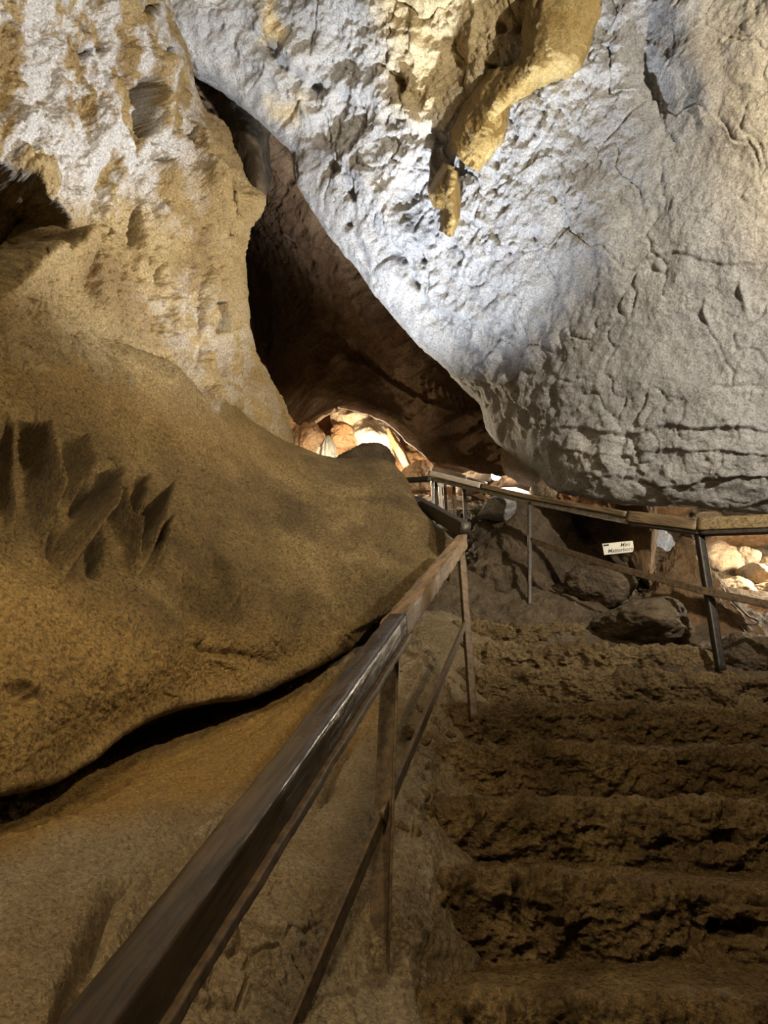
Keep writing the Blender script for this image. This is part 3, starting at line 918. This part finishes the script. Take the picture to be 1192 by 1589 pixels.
# ---- rough wall of rock under the right railing
o_b = [(720, 790, 6.6), (722, 850, 6.5), (722, 940, 6.4)]
o_0 = [(738, 792, 5.9), (736, 830, 5.75), (733, 900, 5.45), (730, 960, 5.35)]
o_1 = [(778, 779, 5.7), (775, 830, 5.5), (775, 900, 5.2), (775, 960, 5.05)]
o_2 = [(835, 786, 5.6), (838, 840, 5.4), (838, 900, 5.25), (835, 965, 5.0)]
o_3 = [(890, 800, 6.0), (885, 850, 5.9), (880, 900, 5.6), (880, 960, 5.1)]
o_4 = [(945, 800, 5.7), (940, 850, 5.7), (935, 900, 5.6), (930, 970, 5.0)]
o_5 = [(985, 800, 5.45), (982, 850, 5.45), (972, 890, 5.5), (950, 960, 5.1)]
o_6 = [(1018, 800, 5.6), (1004, 850, 5.6), (990, 885, 5.65), (965, 945, 5.4)]
o_7 = [(1008, 800, 6.3), (994, 850, 6.3), (980, 885, 6.3), (955, 940, 6.2)]


def d_crop(P, x, y):
    q = P @ np.array([[0.7, 0, 0.7], [0, 1, 0], [0.7, 0, -0.7]], np.float32)
    d = 0.08 * fbm(P * 2.2, 3) + 0.085 * ridged(q * np.array([7, 5, 2.8], np.float32), 4) + 0.03 * fbm(P * 11, 4, 0.6)
    groove(d, x, y, [(770, 800), (790, 785), (800, 800)], 14, 0.08)
    return d


G = displace(loft([o_b, o_0, o_1, o_2, o_3, o_4, o_5, o_6, o_7], 1.8), d_crop, 3)
tag(grid_mesh('rock_outcrop', G, M['boulder']), 'rough dark rock face under the sloping right railing at the stair head', 'rock')

# ================================================================== STAIRS
stairs = empty('stone_staircase', (1.2, 1.9, 1.05))
tag(stairs, 'rough brown stone staircase climbing away between the two railings', 'stairs')
Y0, T, Z0, RS = 1.9, 0.38, 1.05, 0.20
left_x = [-0.25, -0.12, -0.04, 0.02, 0.10, 0.14, 0.18, 0.22, 0.26, 0.28, 0.28, 0.26]
right_x = [2.8, 2.8, 2.9, 2.9, 2.9, 2.8, 2.4, 1.9, 1.35, 1.15, 1.0, 0.95]


def step_mesh(k, parent):
    yk, zk = Y0 + T * (k - 1), Z0 + RS * (k - 1)
    xl, xr = left_x[k], right_x[k]
    nu = int((xr - xl) / (0.0042 + 0.0006 * k) * Q)
    prof = [(0.62, 0.0), (0.40, 0.0), (0.12, -0.004), (0.035, -0.012), (0.006, -0.035), (0.0, -0.08), (0.012, -0.16), (0.02, -0.24), (0.04, -0.34)]
    pr = crom(np.array(prof), np.linspace(0, len(prof) - 1, int(170 * Q)))
    X = np.linspace(xl, xr, nu)
    ex = np.minimum(X - xl, xr - X) / 0.25
    rnd = np.sqrt(np.clip(1 - (1 - np.clip(ex, 0, 1)) ** 2, 0, 1))
    x1 = np.stack([X * 1.3, 0 * X + k * 3.1, 0 * X], 1).astype(np.float32)
    fy = 0.055 * fbm(x1, 3) + (1 - rnd) * 0.16
    fz = 0.022 * fbm(x1 + 70, 3) - 0.02 * (X - 0.3) - (1 - rnd) * 0.05
    G = np.zeros((len(pr), nu, 3))
    G[:, :, 0] = X[None]
    G[:, :, 1] = yk + pr[:, None, 0] + fy[None]
    G[:, :, 2] = zk + pr[:, None, 1] + fz[None]

    def dd(P, x, y):
        face = np.repeat(sstep(0.10, 0.0, pr[:, 0]), nu).astype(np.float32)
        edge = np.exp(-((P[:, 0] - xl - 0.35) / 0.5) ** 2)
        coarse = sstep(-0.25, 0.35, fbm(P * np.array([1.6, 1, 1], np.float32) + k * 5, 2))
        f1, f2, rid = worley(P * 8 + k + 0.6 * np.stack([fbm(P * 9 + j * 9, 2) for j in range(3)], 1))
        g1, g2, rid2 = worley(P * np.float32(19) + k)
        d = 0.02 * fbm(P * 3.5, 3) + 0.012 * fbm(P * 11, 4, 0.6)
        d += face * (0.4 + 0.6 * coarse) * (0.075 * (rid - 0.55) * sstep(0, 0.22, f2 - f1) + 0.03 * (rid2 - 0.5) * sstep(0, 0.3, g2 - g1))
        d += (1 - face) * 0.012 * (rid2 - 0.5) * sstep(0, 0.3, g2 - g1) * (0.3 + coarse)
        d -= face * 0.07 * np.maximum(0, fbm(P * np.array([4, 3, 5], np.float32) + 20 + k, 3) - 0.12) * 2
        for q_, h_, s_ in (([(645, 1385), (672, 1375), (690, 1420), (700, 1455), (672, 1450), (655, 1420)], -0.12, 7), ([(790, 1375), (812, 1372), (812, 1450), (795, 1445)], -0.07, 8), ([(1112, 1440), (1150, 1425), (1192, 1430), (1192, 1460), (1115, 1470)], -0.12, 8), ([(1110, 1375), (1160, 1380), (1192, 1410), (1130, 1400)], -0.09, 7), ([(1100, 1290), (1140, 1285), (1150, 1318), (1110, 1312)], -0.08, 7), ([(1050, 1180), (1075, 1180), (1070, 1205), (1050, 1200)], -0.06, 5)):
            pocket(d, x, y, q_, h_, s_, 0.0)
        d += face * 0.035 * ridged(P * 15, 4, 0.6)
        d += 0.008 * fbm(P * 40, 3, 0.7)
        return d
    G = displace(G, dd, 6)
    o = grid_mesh('step', G, M['steps'])
    keep(o, parent)
    return o


for k in range(0, 12):
    step_mesh(k, stairs)


def ground_z(Y):
    return Z0 + RS * math.floor((Y - Y0) / T + 1e-6)


# ================================================================== LEFT HANDRAIL
wood_dir = (0.27, 1.0, 0.50)
M['rail'] = wood_mat('dark_worn_timber', (0.013, 0.010, 0.007), (0.05, 0.033, 0.02), 0.28, 0.5, wood_dir)
M['rail2'] = wood_mat('brown_timber', (0.07, 0.045, 0.022), (0.24, 0.155, 0.075), 0.55, 0.7, wood_dir)
M['rail3'] = wood_mat('brown_cross_timber', (0.055, 0.038, 0.02), (0.21, 0.145, 0.075), 0.5, 0.7, (-0.6, 0.7, 0.45))
M['rail4'] = wood_mat('brown_level_timber', (0.06, 0.042, 0.02), (0.26, 0.18, 0.08), 0.55, 0.7, (1, 0, 0))

hr = empty('handrail', at(590, 1550, 1.9))
tag(hr, 'dark worn timber handrail on steel posts running up the left side of the stairs', 'handrail')
pa, pb = V(88, 1705, 0.70), V(618, 968, 2.05)
pc, pd = V(606, 982, 2.0), V(718, 838, 3.9)
beam('timber_rail', [pa, pa.lerp(pb, 0.5), pb], 0.052, 0.06, M['rail'], hr, rough=0.003, seg=0.012, bev=0.12)
off = Vector((0, 0, -0.006))
beam('timber_rail', [pc + off, pd + off], 0.055, 0.075, M['rail2'], hr, rough=0.007, seg=0.015, bev=0.12, seed=4)
dn = Vector((0.010, 0, -0.037))
beam('steel_strip', [pa + dn, pb + dn], 0.05, 0.018, M['rust'], hr, rough=0.004, seg=0.01)
pe, pf = V(722, 822, 3.96), V(645, 779, 4.95)
beam('timber_rail', [pe, pf], 0.06, 0.085, M['dark_steel'], hr, rough=0.004, bev=0.1, seed=9)
top1, bot1 = V(605, 1000, 2.0), V(584, 1575, 1.9)
beam('post', [top1, bot1], 0.044, 0.008, M['rust'], hr, rough=0.001, up=(0.1, -1, 0), bev=0.1)
beam('post_flange', [top1 + Vector((0.020, 0.012, 0)), bot1 + Vector((0.020, 0.012, 0))], 0.007, 0.05, M['rust'], hr, rough=0.001, up=(0.1, -1, 0), bev=0.1)
top2, bot2 = V(716, 858, 3.62), V(735, 1118, 3.38)
beam('post', [top2, bot2], 0.034, 0.03, M['rust'], hr, rough=0.003, up=(0.3, -1, 0), bev=0.1)
l1, l2, l3 = V(420, 1680, 1.55), V(594, 1268, 1.93), V(722, 968, 3.46)
beam('lower_rail', [l1, l2], 0.012, 0.034, M['rust'], hr, rough=0.002, bev=0.2)
beam('lower_rail', [l2 + Vector((0.0, -0.02, 0)), l3], 0.012, 0.034, M['rust'], hr, rough=0.002, bev=0.2)

# ================================================================== RIGHT RAILING
rr = empty('railing', at(1118, 1030, 4.1))
tag(rr, 'brown timber and steel railing along the right side above the pinnacle', 'railing')
R = [V(1300, 806, 3.7), V(1085, 815, 4.1), V(976, 802, 4.42), V(822, 772, 4.98), V(750, 755, 5.3), V(669, 735, 5.7)]
ovl = Vector((0, 0, 0.0))
beam('timber_rail', [R[0], R[1]], 0.07, 0.078, M['rail4'], rr, rough=0.004, bev=0.1, seed=1)
beam('timber_rail', [R[1], R[2]], 0.06, 0.07, M['rail3'], rr, rough=0.004, bev=0.1, seed=2)
beam('timber_rail', [R[2] + Vector((0, 0, 0.012)), R[3], R[4]], 0.07, 0.035, M['rail3'], rr, rough=0.003, bev=0.15, seed=3)
beam('timber_rail', [R[4], R[5]], 0.07, 0.045, M['lit_wood'], rr, rough=0.003, bev=0.15, seed=5)  # rail end coloured pale for the lamp light on it
low = Vector((0, 0, -0.048))
beam('steel_angle', [R[0] + low, R[1] + low], 0.05, 0.035, M['dark_steel'], rr, rough=0.003)
beam('steel_angle', [R[1] + low, R[2] + low * 0.9], 0.04, 0.025, M['dark_steel'], rr, rough=0.003)
beam('perforated_strip', [R[2] + low * 0.75, R[3] + low * 0.75, R[4] + low * 0.8, R[5] + low], 0.012, 0.032, M['steel'], rr, rough=0.006, seg=0.012)
beam('post', [V(1085, 826, 4.12), V(1119, 1040, 4.12)], 0.05, 0.04, M['dark_steel'], rr, rough=0.003, up=(0.3, -1, 0))
beam('post', [V(822, 780, 4.98), V(822, 942, 4.92)], 0.026, 0.026, M['dark_steel'], rr, rough=0.002, up=(0, -1, 0))
LR = [V(822, 838, 4.96), V(960, 882, 4.45), V(1088, 916, 4.1), V(1330, 968, 3.65)]
beam('lower_rail', [LR[0], LR[1], LR[2], LR[3]], 0.014, 0.042, M['rust'], rr, rough=0.003)
for px_, Y_, m_ in ((671, 5.72, 'steel'), (676, 5.74, 'dark_steel'), (690, 5.75, 'rust'), (704, 5.6, 'rust'), (720, 5.55, 'dark_steel')):
    beam('post', [V(px_, 742 + (px_ - 671) * 0.2, Y_), V(px_ + 3, 812, Y_ - 0.05)], 0.026, 0.026, M[m_], rr, rough=0.001, up=(0, -1, 0))

fr = empty('far_railing', at(684, 800, 6.6))
tag(fr, 'small pale topped railing in the distance behind the stair head', 'railing')
beam('top_plank', [V(671, 729, 6.9), V(724, 744, 6.9)], 0.10, 0.05, M['lit_wood'], fr, rough=0.003)
beam('thin_rail', [V(716, 740, 7.0), V(756, 751, 7.0)], 0.03, 0.025, M['dark_steel'], fr)
beam('post', [V(751, 748, 7.0), V(751, 768, 7.0)], 0.025, 0.025, M['dark_steel'], fr, up=(0, -1, 0))
beam('post', [V(682, 748, 6.6), V(686, 805, 6.6)], 0.03, 0.03, M['lit_wood'], fr, up=(0, -1, 0))
beam('cross_bar', [V(675, 748, 6.6), V(687, 754, 6.6)], 0.04, 0.05, M['lit_wood'], fr)
beam('side_rail', [V(625, 746, 6.8), V(668, 743, 6.6)], 0.05, 0.05, M['dark_steel'], fr)

# ================================================================== SIGN
sg = empty('sign', at(960, 850, 5.05))
tag(sg, 'small cream sign with black script lettering below the right railing', 'sign')
ctr = V(959.5, 850, 5.05)
sc_ = float((ctr - Vector(CAM)).dot(Vector((0, CP, SP)))) / F
wS, hS = 49 * sc_, 17.5 * sc_
bm = bmesh.new()
pts2 = [(-wS / 2, -hS / 2), (wS * 0.42, -hS / 2), (wS * 0.47, -hS * 0.36), (wS / 2, -hS * 0.08), (wS / 2, hS / 2), (-wS / 2, hS / 2)]
fr_ = [bm.verts.new((a, b, 0.0)) for a, b in pts2]
bk_ = [bm.verts.new((a, b, -0.008)) for a, b in pts2]
bm.faces.new(fr_)
bm.faces.new(bk_[::-1])
for k in range(6):
    bm.faces.new((fr_[k], bk_[k], bk_[(k + 1) % 6], fr_[(k + 1) % 6]))
bmesh.ops.recalc_face_normals(bm, faces=bm.faces[:])
me = bpy.data.meshes.new('board')
bm.to_mesh(me)
bm.free()
me.materials.append(M['sign'])
board = bpy.data.objects.new('board', me)
COL.objects.link(board)
board.parent = sg
sg.rotation_euler = (math.radians(98), math.radians(-7), math.radians(3))


def text(body, size, x, y, shear=0.35, align='LEFT'):
    cu = bpy.data.curves.new('lettering', 'FONT')
    cu.body = body
    cu.size = size
    cu.shear = shear
    cu.align_x = align
    cu.extrude = 0.0006
    cu.offset = size * 0.006
    o = bpy.data.objects.new('lettering', cu)
    dg = bpy.context.evaluated_depsgraph_get()
    COL.objects.link(o)
    dg.update()
    me = bpy.data.meshes.new_from_object(o.evaluated_get(dg))
    bpy.data.objects.remove(o)
    o = bpy.data.objects.new('lettering', me)
    me.materials.clear()
    me.materials.append(M['ink'])
    COL.objects.link(o)
    o.parent = sg
    o.location = (x, y, 0.001)
    return o


text('Mini', hS * 0.50, wS * 0.06, hS * 0.06)
text('Matterhorn', hS * 0.50, -wS * 0.38, -hS * 0.37)
b_ = beam('stripe', [(-wS * 0.47, hS * 0.34, 0.001), (-wS * 0.30, hS * 0.34, 0.001)], 0.012, 0.001, M['ink'], up=(0, 0, 1))
b_.parent = sg

# ================================================================== PINNACLE AND BOULDERS
def pinnacle():
    prof = [(824, 1060, 1064), (832, 1056, 1072), (850, 1047, 1080), (880, 1032, 1092), (905, 1022, 1106), (930, 1010, 1126), (960, 985, 1152), (1000, 965, 1178), (1040, 950, 1200)]
    A = np.array(prof, float)
    q = np.linspace(0, len(A) - 1, 130)
    A = crom(A, q)
    n = 220
    G = np.zeros((len(A), n, 3))
    for i, (py, l, r) in enumerate(A):
        c = at((l + r) / 2, py, 5.0)
        rad = (at(r, py, 5.0)[0] - at(l, py, 5.0)[0]) / 2
        th = np.linspace(0, 2 * math.pi, n)
        G[i, :, 0] = c[0] + rad * np.cos(th)
        G[i, :, 1] = c[1] + 0.75 * rad * np.sin(th)
        G[i, :, 2] = c[2]
    N = G - G.mean(axis=1, keepdims=True)
    N[..., 2] = 0.1
    N /= np.linalg.norm(N, axis=2, keepdims=True)
    P = G.reshape(-1, 3).astype(np.float32)
    f1, f2, rid = worley(P * np.array([6, 6, 2.5], np.float32))
    d = 0.05 * ridged(P * np.array([5, 5, 2.5], np.float32), 4) + 0.03 * fbm(P * 9, 4, 0.6) + 0.05 * (rid - 0.5) * sstep(0, 0.3, f2 - f1)
    d = d.reshape(G.shape[:2]) * np.clip(np.linspace(0.15, 2.5, len(A)), 0, 1)[:, None]
    d[:, -1] = d[:, 0]
    return G + N * d[..., None]


tag(grid_mesh('rock_pinnacle', pinnacle(), M['rust_rock']), 'pointed brown rock pinnacle behind the right railing against the bright slope', 'rock')


def put(name, px, py, Y, rx, ry, depth, mat, seed, label, cat='boulder', group=None, **kw):
    """boulder whose middle is seen at px, py; rx, ry are its half sizes in photo pixels"""
    c = at(px, py, Y)
    s = ((c - CAM)[1] * CP + (c - CAM)[2] * SP) / F
    o = stone(name, c, (rx * s, depth, ry * s * 1.03), mat, seed, **kw)
    return tag(o, label, cat, group)


put('boulder', 990, 975, 4.62, 84, 40, 0.35, M['boulder'], 3, 'large rounded dark boulder in front of the pointed pinnacle', sub=6)
put('boulder', 925, 915, 5.0, 52, 33, 0.25, M['boulder'], 5, 'light topped tan boulder lying below the cream sign', sub=6)
put('boulder', 1165, 1020, 4.35, 60, 34, 0.3, M['boulder'], 8, 'low dark boulder right of the railing post foot', sub=6)
put('boulder', 990, 830, 5.5, 28, 75, 0.25, M['rust_rock'], 12, 'upright rust brown rock pillar beside the cream sign', sub=6, rough=0.08)
put('boulder', 568, 724, 6.7, 48, 32, 0.2, M['boulder'], 21, 'dark boulder in the opening beside the white stalagmite', sub=5)
put('boulder', 474, 690, 7.3, 28, 30, 0.25, M['orange'], 23, 'orange rock at the left corner of the lit opening', sub=5, rough=0.2)
put('boulder', 648, 742, 7.3, 26, 22, 0.25, M['orange'], 29, 'broad orange rock in the opening left of the far railing', sub=5, rough=0.14)
put('boulder', 815, 715, 6.3, 42, 26, 0.3, M['cream'], 31, 'tan lip of rock wedged beneath the grey slab', sub=5, tilt=0.6)
put('boulder', 805, 752, 7.6, 48, 20, 0.35, M['passage'], 37, 'dark red rock right of the glowing lamp', sub=5)
put('boulder', 845, 760, 6.6, 24, 14, 0.25, M['cream'], 41, 'bright cream rock at the end of the pale slab', sub=5)
put('boulder', 735, 748, 7.9, 34, 16, 0.3, M['cream'], 43, 'cream rock left of the glowing lamp', sub=5)
put('rock_fragment', 770, 790, 5.45, 26, 18, 0.18, M['limestone'], 47, 'grey white knob of rock just under the right railing', 'rock', sub=5)
top_ = [V(764, 758, 7.1), V(800, 756, 7.3), V(840, 769, 6.7), V(808, 778, 6.2), V(785, 772, 6.3)]
vs_ = top_ + [p + Vector((0, 0.02, -0.06)) for p in top_]
fs_ = [(0, 1, 2, 3, 4), (9, 8, 7, 6, 5)] + [(k, k + 5, (k + 1) % 5 + 5, (k + 1) % 5) for k in range(5)]
tag(py_mesh('rock_slab', vs_, fs_, M['slab'], smooth=False), 'flat pale bluish slab seen just above the right railing', 'rock')
sl = put('rock_slab', 622, 702, 8.5, 7, 40, 0.12, M['orange'], 57, 'leaning orange slab standing in the lit opening', 'rock', sub=5, tilt=-0.45)

put('flowstone_sheet', 584, 684, 9.1, 36, 30, 0.3, M['calcite'], 61, 'broad cream flowstone on the far wall inside the lit opening', 'flowstone', sub=5, rough=0.16, tilt=0.5)
put('boulder', 545, 655, 9.1, 34, 16, 0.3, M['cream'], 67, 'cream rock at the crown of the lit opening', sub=5)
put('boulder', 535, 682, 9.2, 26, 18, 0.3, M['orange'], 71, 'orange rock behind the white stalagmite in the opening', sub=5, rough=0.18)

# pale stalagmite in the opening
def stalagmite():
    prof = [(676, 508, 511), (680, 505, 514), (690, 500, 519), (700, 497, 522), (715, 495, 524), (740, 492, 527)]
    A = crom(np.array(prof, float), np.linspace(0, 5, 60))
    n = 90
    G = np.zeros((60, n, 3))
    th = np.linspace(0, 2 * math.pi, n)
    for i, (py, l, r) in enumerate(A):
        c = at((l + r) / 2, py, 7.2)
        rad = (at(r, py, 7.2)[0] - at(l, py, 7.2)[0]) / 2
        rad = rad * (1 + 0.10 * np.sin(th * 13 + 0.6 * math.sin(i * 0.1)))
        G[i, :, 0], G[i, :, 1], G[i, :, 2] = c[0] + rad * np.cos(th), c[1] + rad * np.sin(th), c[2]
    return G


tag(grid_mesh('stalagmite', stalagmite(), M['calcite']), 'bright white ribbed stalagmite standing in the lit opening', 'stalagmite')

# bright stones on the far slope, each its own object
far = [(1120, 880, 6.6, 42, 34, 'biggest cream boulder between the railing post and the round boulder'), (1150, 868, 6.5, 17, 17, 'round cream boulder touching the biggest cream boulder'), (1165, 898, 6.2, 18, 20, 'cream boulder with a flat top below the round boulder'),
       (1135, 920, 6.0, 40, 22, 'wide brightest cream boulder just above the lower rail'), (1185, 930, 5.9, 22, 24, 'bright cream boulder at the frame edge above the lower rail'), (1188, 878, 6.4, 14, 12, 'small tan stone at the frame edge right of the flat topped boulder'),
       (1180, 902, 6.3, 9, 11, 'little pale stone in the red brown hollow'), (1170, 838, 7.2, 26, 14, 'grey pink rock under the level railing near the frame edge'), (1120, 842, 7.3, 30, 13, 'brown pink rock under the level railing beside the post'),
       (1010, 798, 8.0, 20, 10, 'dusky round rock above the railing under the slab'), (1040, 795, 8.0, 30, 13, 'wide brown rock above the railing left of the post'), (990, 806, 7.6, 10, 6, 'pale pebble on top of the railing line left of the brown rock'),
       (1095, 806, 8.0, 24, 8, 'low pale rock above the railing right of the post'), (1000, 912, 6.0, 17, 18, 'cream rock in the gap between the tan boulder and the pinnacle'), (1025, 850, 7.4, 16, 26, 'bluish white rock seen left of the pinnacle tip'), (1160, 960, 5.6, 30, 16, 'reddish rock under the lower rail inside the cable loop')]
for k, (px_, py_, Y_, rx, ry, lab) in enumerate(far):
    m_ = M['cream'] if k not in (7, 8, 9, 10, 15) else M['orange']
    if k == 14:
        m_ = M['slab']
    put('boulder', px_, py_, Y_, rx, ry, 0.28, m_, 100 + k, lab, group='boulders on the bright slope', sub=5, rough=0.12)

# loose stones on the stair edge
loose = [(634, 1134, 2.95, 12, 11, 'dark angular stone leaning at the lower left of the stairs behind the post'), (700, 1140, 3.0, 9, 6, 'small flat stone beside the second post foot'), (662, 1150, 2.9, 8, 6, 'small stone behind the slanting lower rail'),
         (668, 1432, 2.2, 10, 12, 'rounded stone stuck in the hollow left of the wide riser'), (680, 1395, 2.25, 12, 10, 'pale lumpy stone in the riser above the hollow')]
for k, (px_, py_, Y_, rx, ry, lab) in enumerate(loose):
    put('loose_stone', px_, py_, Y_, rx, ry, 0.02 + 0.0012 * rx, M['steps'], 200 + k, lab, 'stone', 'loose stones at the stair edge', sub=4, rough=0.1)


from mathutils.bvhtree import BVHTree
bpy.context.view_layer.update()
bv, bf = [], []
for o in [c_ for c_ in stairs.children] + [floor_left]:
    k0 = len(bv)
    bv += [o.matrix_world @ v.co for v in o.data.vertices]
    bf += [tuple(i + k0 for i in p.vertices) for p in o.data.polygons]
tree = BVHTree.FromPolygons(bv, bf)
kinds = [stone('loose_stone', (0, 0, 0), (1, 0.8, 0.7), M['steps'], 300 + k, sub=4, rough=0.12) for k in range(4)]
spots = []
r2 = random.Random(5)
while len(spots) < 36:
    py_ = r2.uniform(1010, 1300)
    px_ = r2.gauss(665 + (py_ < 1180) * 12, 30)
    if 612 < px_ < 780:
        spots.append((px_, py_))
for k, (px_, py_) in enumerate(spots):
    dv = (V(px_, py_, 3.0) - Vector(CAM)).normalized()
    hit, nrm, _, dist = tree.ray_cast(Vector(CAM), dv)
    if hit is None:
        continue
    src = kinds[k % 4]
    o = src if k < 4 else src.copy()
    if k >= 4:
        COL.objects.link(o)
    r_ = r2.uniform(0.010, 0.030)
    o.location = hit + nrm * r_ * 0.35
    o.scale = (r_, r_, r_)
    o.rotation_euler = (r2.uniform(0, 6), r2.uniform(0, 6), r2.uniform(0, 6))
    tag(o, 'small dark stone in the loose rubble along the left stair edge', 'stone', 'rubble stones along the stair edge')


# ---- flowstone sheets hanging from the slab, warm light painted into their golden colour
def sheet(name, left, ridge, right, mat, label, amp=0.03, step=1.6):
    lb = [(a - 6, b - 4, y_ + 0.35) for a, b, y_ in left]
    rb = [(a + 2, b - 6, y_ + 0.5) for a, b, y_ in right]
    G = loft([lb, left, ridge, right, rb], step)

    def dd(P, x, y):
        return amp * ridged(P * np.array([5, 5, 3], np.float32), 4) + amp * 0.8 * fbm(P * 10, 4, 0.6)
    G = displace(G, dd, 3)
    return tag(grid_mesh(name, G, mat), label, 'flowstone')


sheet('flowstone_sheet', [(840, -120, 3.45), (822, 0, 3.6), (816, 90, 3.75), (760, 120, 3.95), (735, 160, 4.05), (714, 200, 4.15), (708, 240, 4.2)],
      [(880, -120, 3.32), (862, 20, 3.46), (838, 98, 3.6), (785, 148, 3.8), (755, 190, 3.93), (738, 230, 4.05), (726, 258, 4.15)],
      [(945, -120, 3.35), (930, 0, 3.5), (900, 100, 3.65), (832, 132, 3.85), (785, 165, 4.0), (775, 215, 4.1), (738, 262, 4.2)], M['warm_lit'], 'long flowstone sheet with warm light painted golden hanging from the top of the slab', 0.035)
sheet('flowstone_sheet', [(694, 255, 4.35), (678, 285, 4.42), (672, 300, 4.45), (678, 322, 4.45)], [(698, 257, 4.25), (688, 288, 4.32), (682, 305, 4.35), (681, 325, 4.4)], [(702, 258, 4.35), (694, 290, 4.4), (690, 305, 4.42), (684, 324, 4.45)], M['warm_lit'],
      'short flowstone tongue with warm light painted golden hanging left of the longer tongue', 0.02, 1.2)
sheet('flowstone_sheet', [(698, 262, 4.3), (690, 300, 4.38), (694, 330, 4.42), (690, 362, 4.45)], [(704, 265, 4.18), (700, 300, 4.25), (703, 335, 4.3), (697, 368, 4.4)], [(708, 268, 4.3), (710, 310, 4.38), (709, 340, 4.42), (700, 366, 4.45)], M['warm_lit'],
      'longer flowstone tongue with warm light painted golden hanging in the middle of the slab', 0.02, 1.2)

# ================================================================== CABLE, LAMP
cb = tube('cable', [V(1108, 893, 4.9), V(1130, 925, 4.8), V(1160, 955, 4.7), V(1176, 963, 4.7), (V(1172, 969, 4.7)), V(1150, 967, 4.72), V(1140, 962, 4.75), V(1160, 985, 4.65), V(1185, 1010, 4.6)], 0.006, M['cable'])
tag(cb, 'thin black cable looping down beside the pinnacle', 'cable')
lp = empty('lamp', at(770, 745, 7.1))
tag(lp, 'small glowing white lamp beneath the far rock arch', 'lamp')
c = V(770, 738, 7.1)
bm = bmesh.new()
bmesh.ops.create_uvsphere(bm, u_segments=20, v_segments=12, radius=0.05)
me = bpy.data.meshes.new('bulb')
bm.to_mesh(me)
bm.free()
me.materials.append(M['bulb'])
for p in me.polygons:
    p.use_smooth = True
bulb = bpy.data.objects.new('bulb', me)
COL.objects.link(bulb)
bulb.location = c
keep(bulb, lp)
beam('bracket', [c + Vector((0.0, 0.05, 0.01)), c + Vector((0.0, 0.35, 0.10))], 0.05, 0.05, M['dark_steel'], lp)


# ================================================================== LIGHT
def light(kind, loc, energy, color, radius, target=None, angle=None, blend=0.3, even=None):
    ld = bpy.data.lights.new('light_' + kind.lower(), kind)
    ld.energy = energy
    ld.color = color
    ld.shadow_soft_size = radius
    o = bpy.data.objects.new(ld.name, ld)
    COL.objects.link(o)
    o.location = loc
    if target is not None:
        o.rotation_euler = (Vector(target) - Vector(loc)).to_track_quat('-Z', 'Y').to_euler()
    if even:                               # a beam that fades evenly with distance, same brightness at that many metres
        ld.use_nodes = True
        nt = ld.node_tree
        em = [n for n in nt.nodes if n.type == 'EMISSION'][0]
        fo = nt.nodes.new('ShaderNodeLightFalloff')
        fo.inputs['Strength'].default_value = 1.0 / even
        nt.links.new(fo.outputs['Linear'], em.inputs['Strength'])
    if angle:
        ld.spot_size = math.radians(angle)
        ld.spot_blend = blend
    return o


WARM = (1.0, 0.80, 0.50)
COOL = (0.80, 0.88, 1.0)
# warm flood high right for the left wall; unseen second added for the slab
light('SPOT', (2.05, 0.5, 4.0), 760, WARM, 0.05, (-1.6, 3.1, 4.2), 92, 0.8)
light('SPOT', (2.7, 0.7, 3.8), 800, (1.0, 0.92, 0.78), 0.05, at(980, 330, 4.1), 118, 0.6)
# unseen warm fill added over the stairs behind the camera
light('SPOT', (0.25, -0.3, 3.9), 190, (1.0, 0.75, 0.41), 0.30, (0.6, 2.9, 1.2), 96, 0.7)
# another added fill, over the pale floor left of the handrail
light('SPOT', (-1.25, 0.1, 2.9), 95, WARM, 0.06, (-0.75, 1.75, 1.3), 74, 0.8)
# cool flood standing at the stair head behind the handrail, aimed up at the slab
light('SPOT', at(660, 797, 4.95), 1150, COOL, 0.03, at(430, 110, 3.8), 120, 0.9, even=2.6)
# unseen cool fill added low on the right to whiten the left wall's top
light('SPOT', (2.6, 2.8, 2.3), 1500, COOL, 0.03, at(90, 60, 3.1), 46, 0.5)
# lamps of the far chamber, with two unseen fills added
light('POINT', at(562, 735, 8.1), 260, (1.0, 0.84, 0.60), 0.05)
light('POINT', at(517, 736, 6.8), 32, (1.0, 0.88, 0.66), 0.05)  # added fill to brighten the stalagmite
light('POINT', c + Vector((0, -0.12, 0.0)), 32, (1.0, 0.93, 0.82), 0.03)
light('POINT', at(1260, 850, 5.6), 110, (1.0, 0.84, 0.62), 0.06)

light('POINT', at(1045, 885, 6.5), 14, (0.9, 0.94, 1.0), 0.05)  # added fill behind the pinnacle to brighten the pale rock there

wd = bpy.data.worlds.new('cave_dark')
SC.world = wd
wd.use_nodes = True
bg = wd.node_tree.nodes['Background']
bg.inputs[0].default_value = (1.0, 0.85, 0.62, 1)
bg.inputs[1].default_value = 0.03

SC.view_settings.view_transform = 'Standard'
SC.view_settings.look = 'None'
SC.view_settings.gamma = 1
SC.view_settings.use_curve_mapping = False
SC.view_settings.exposure = 0.12
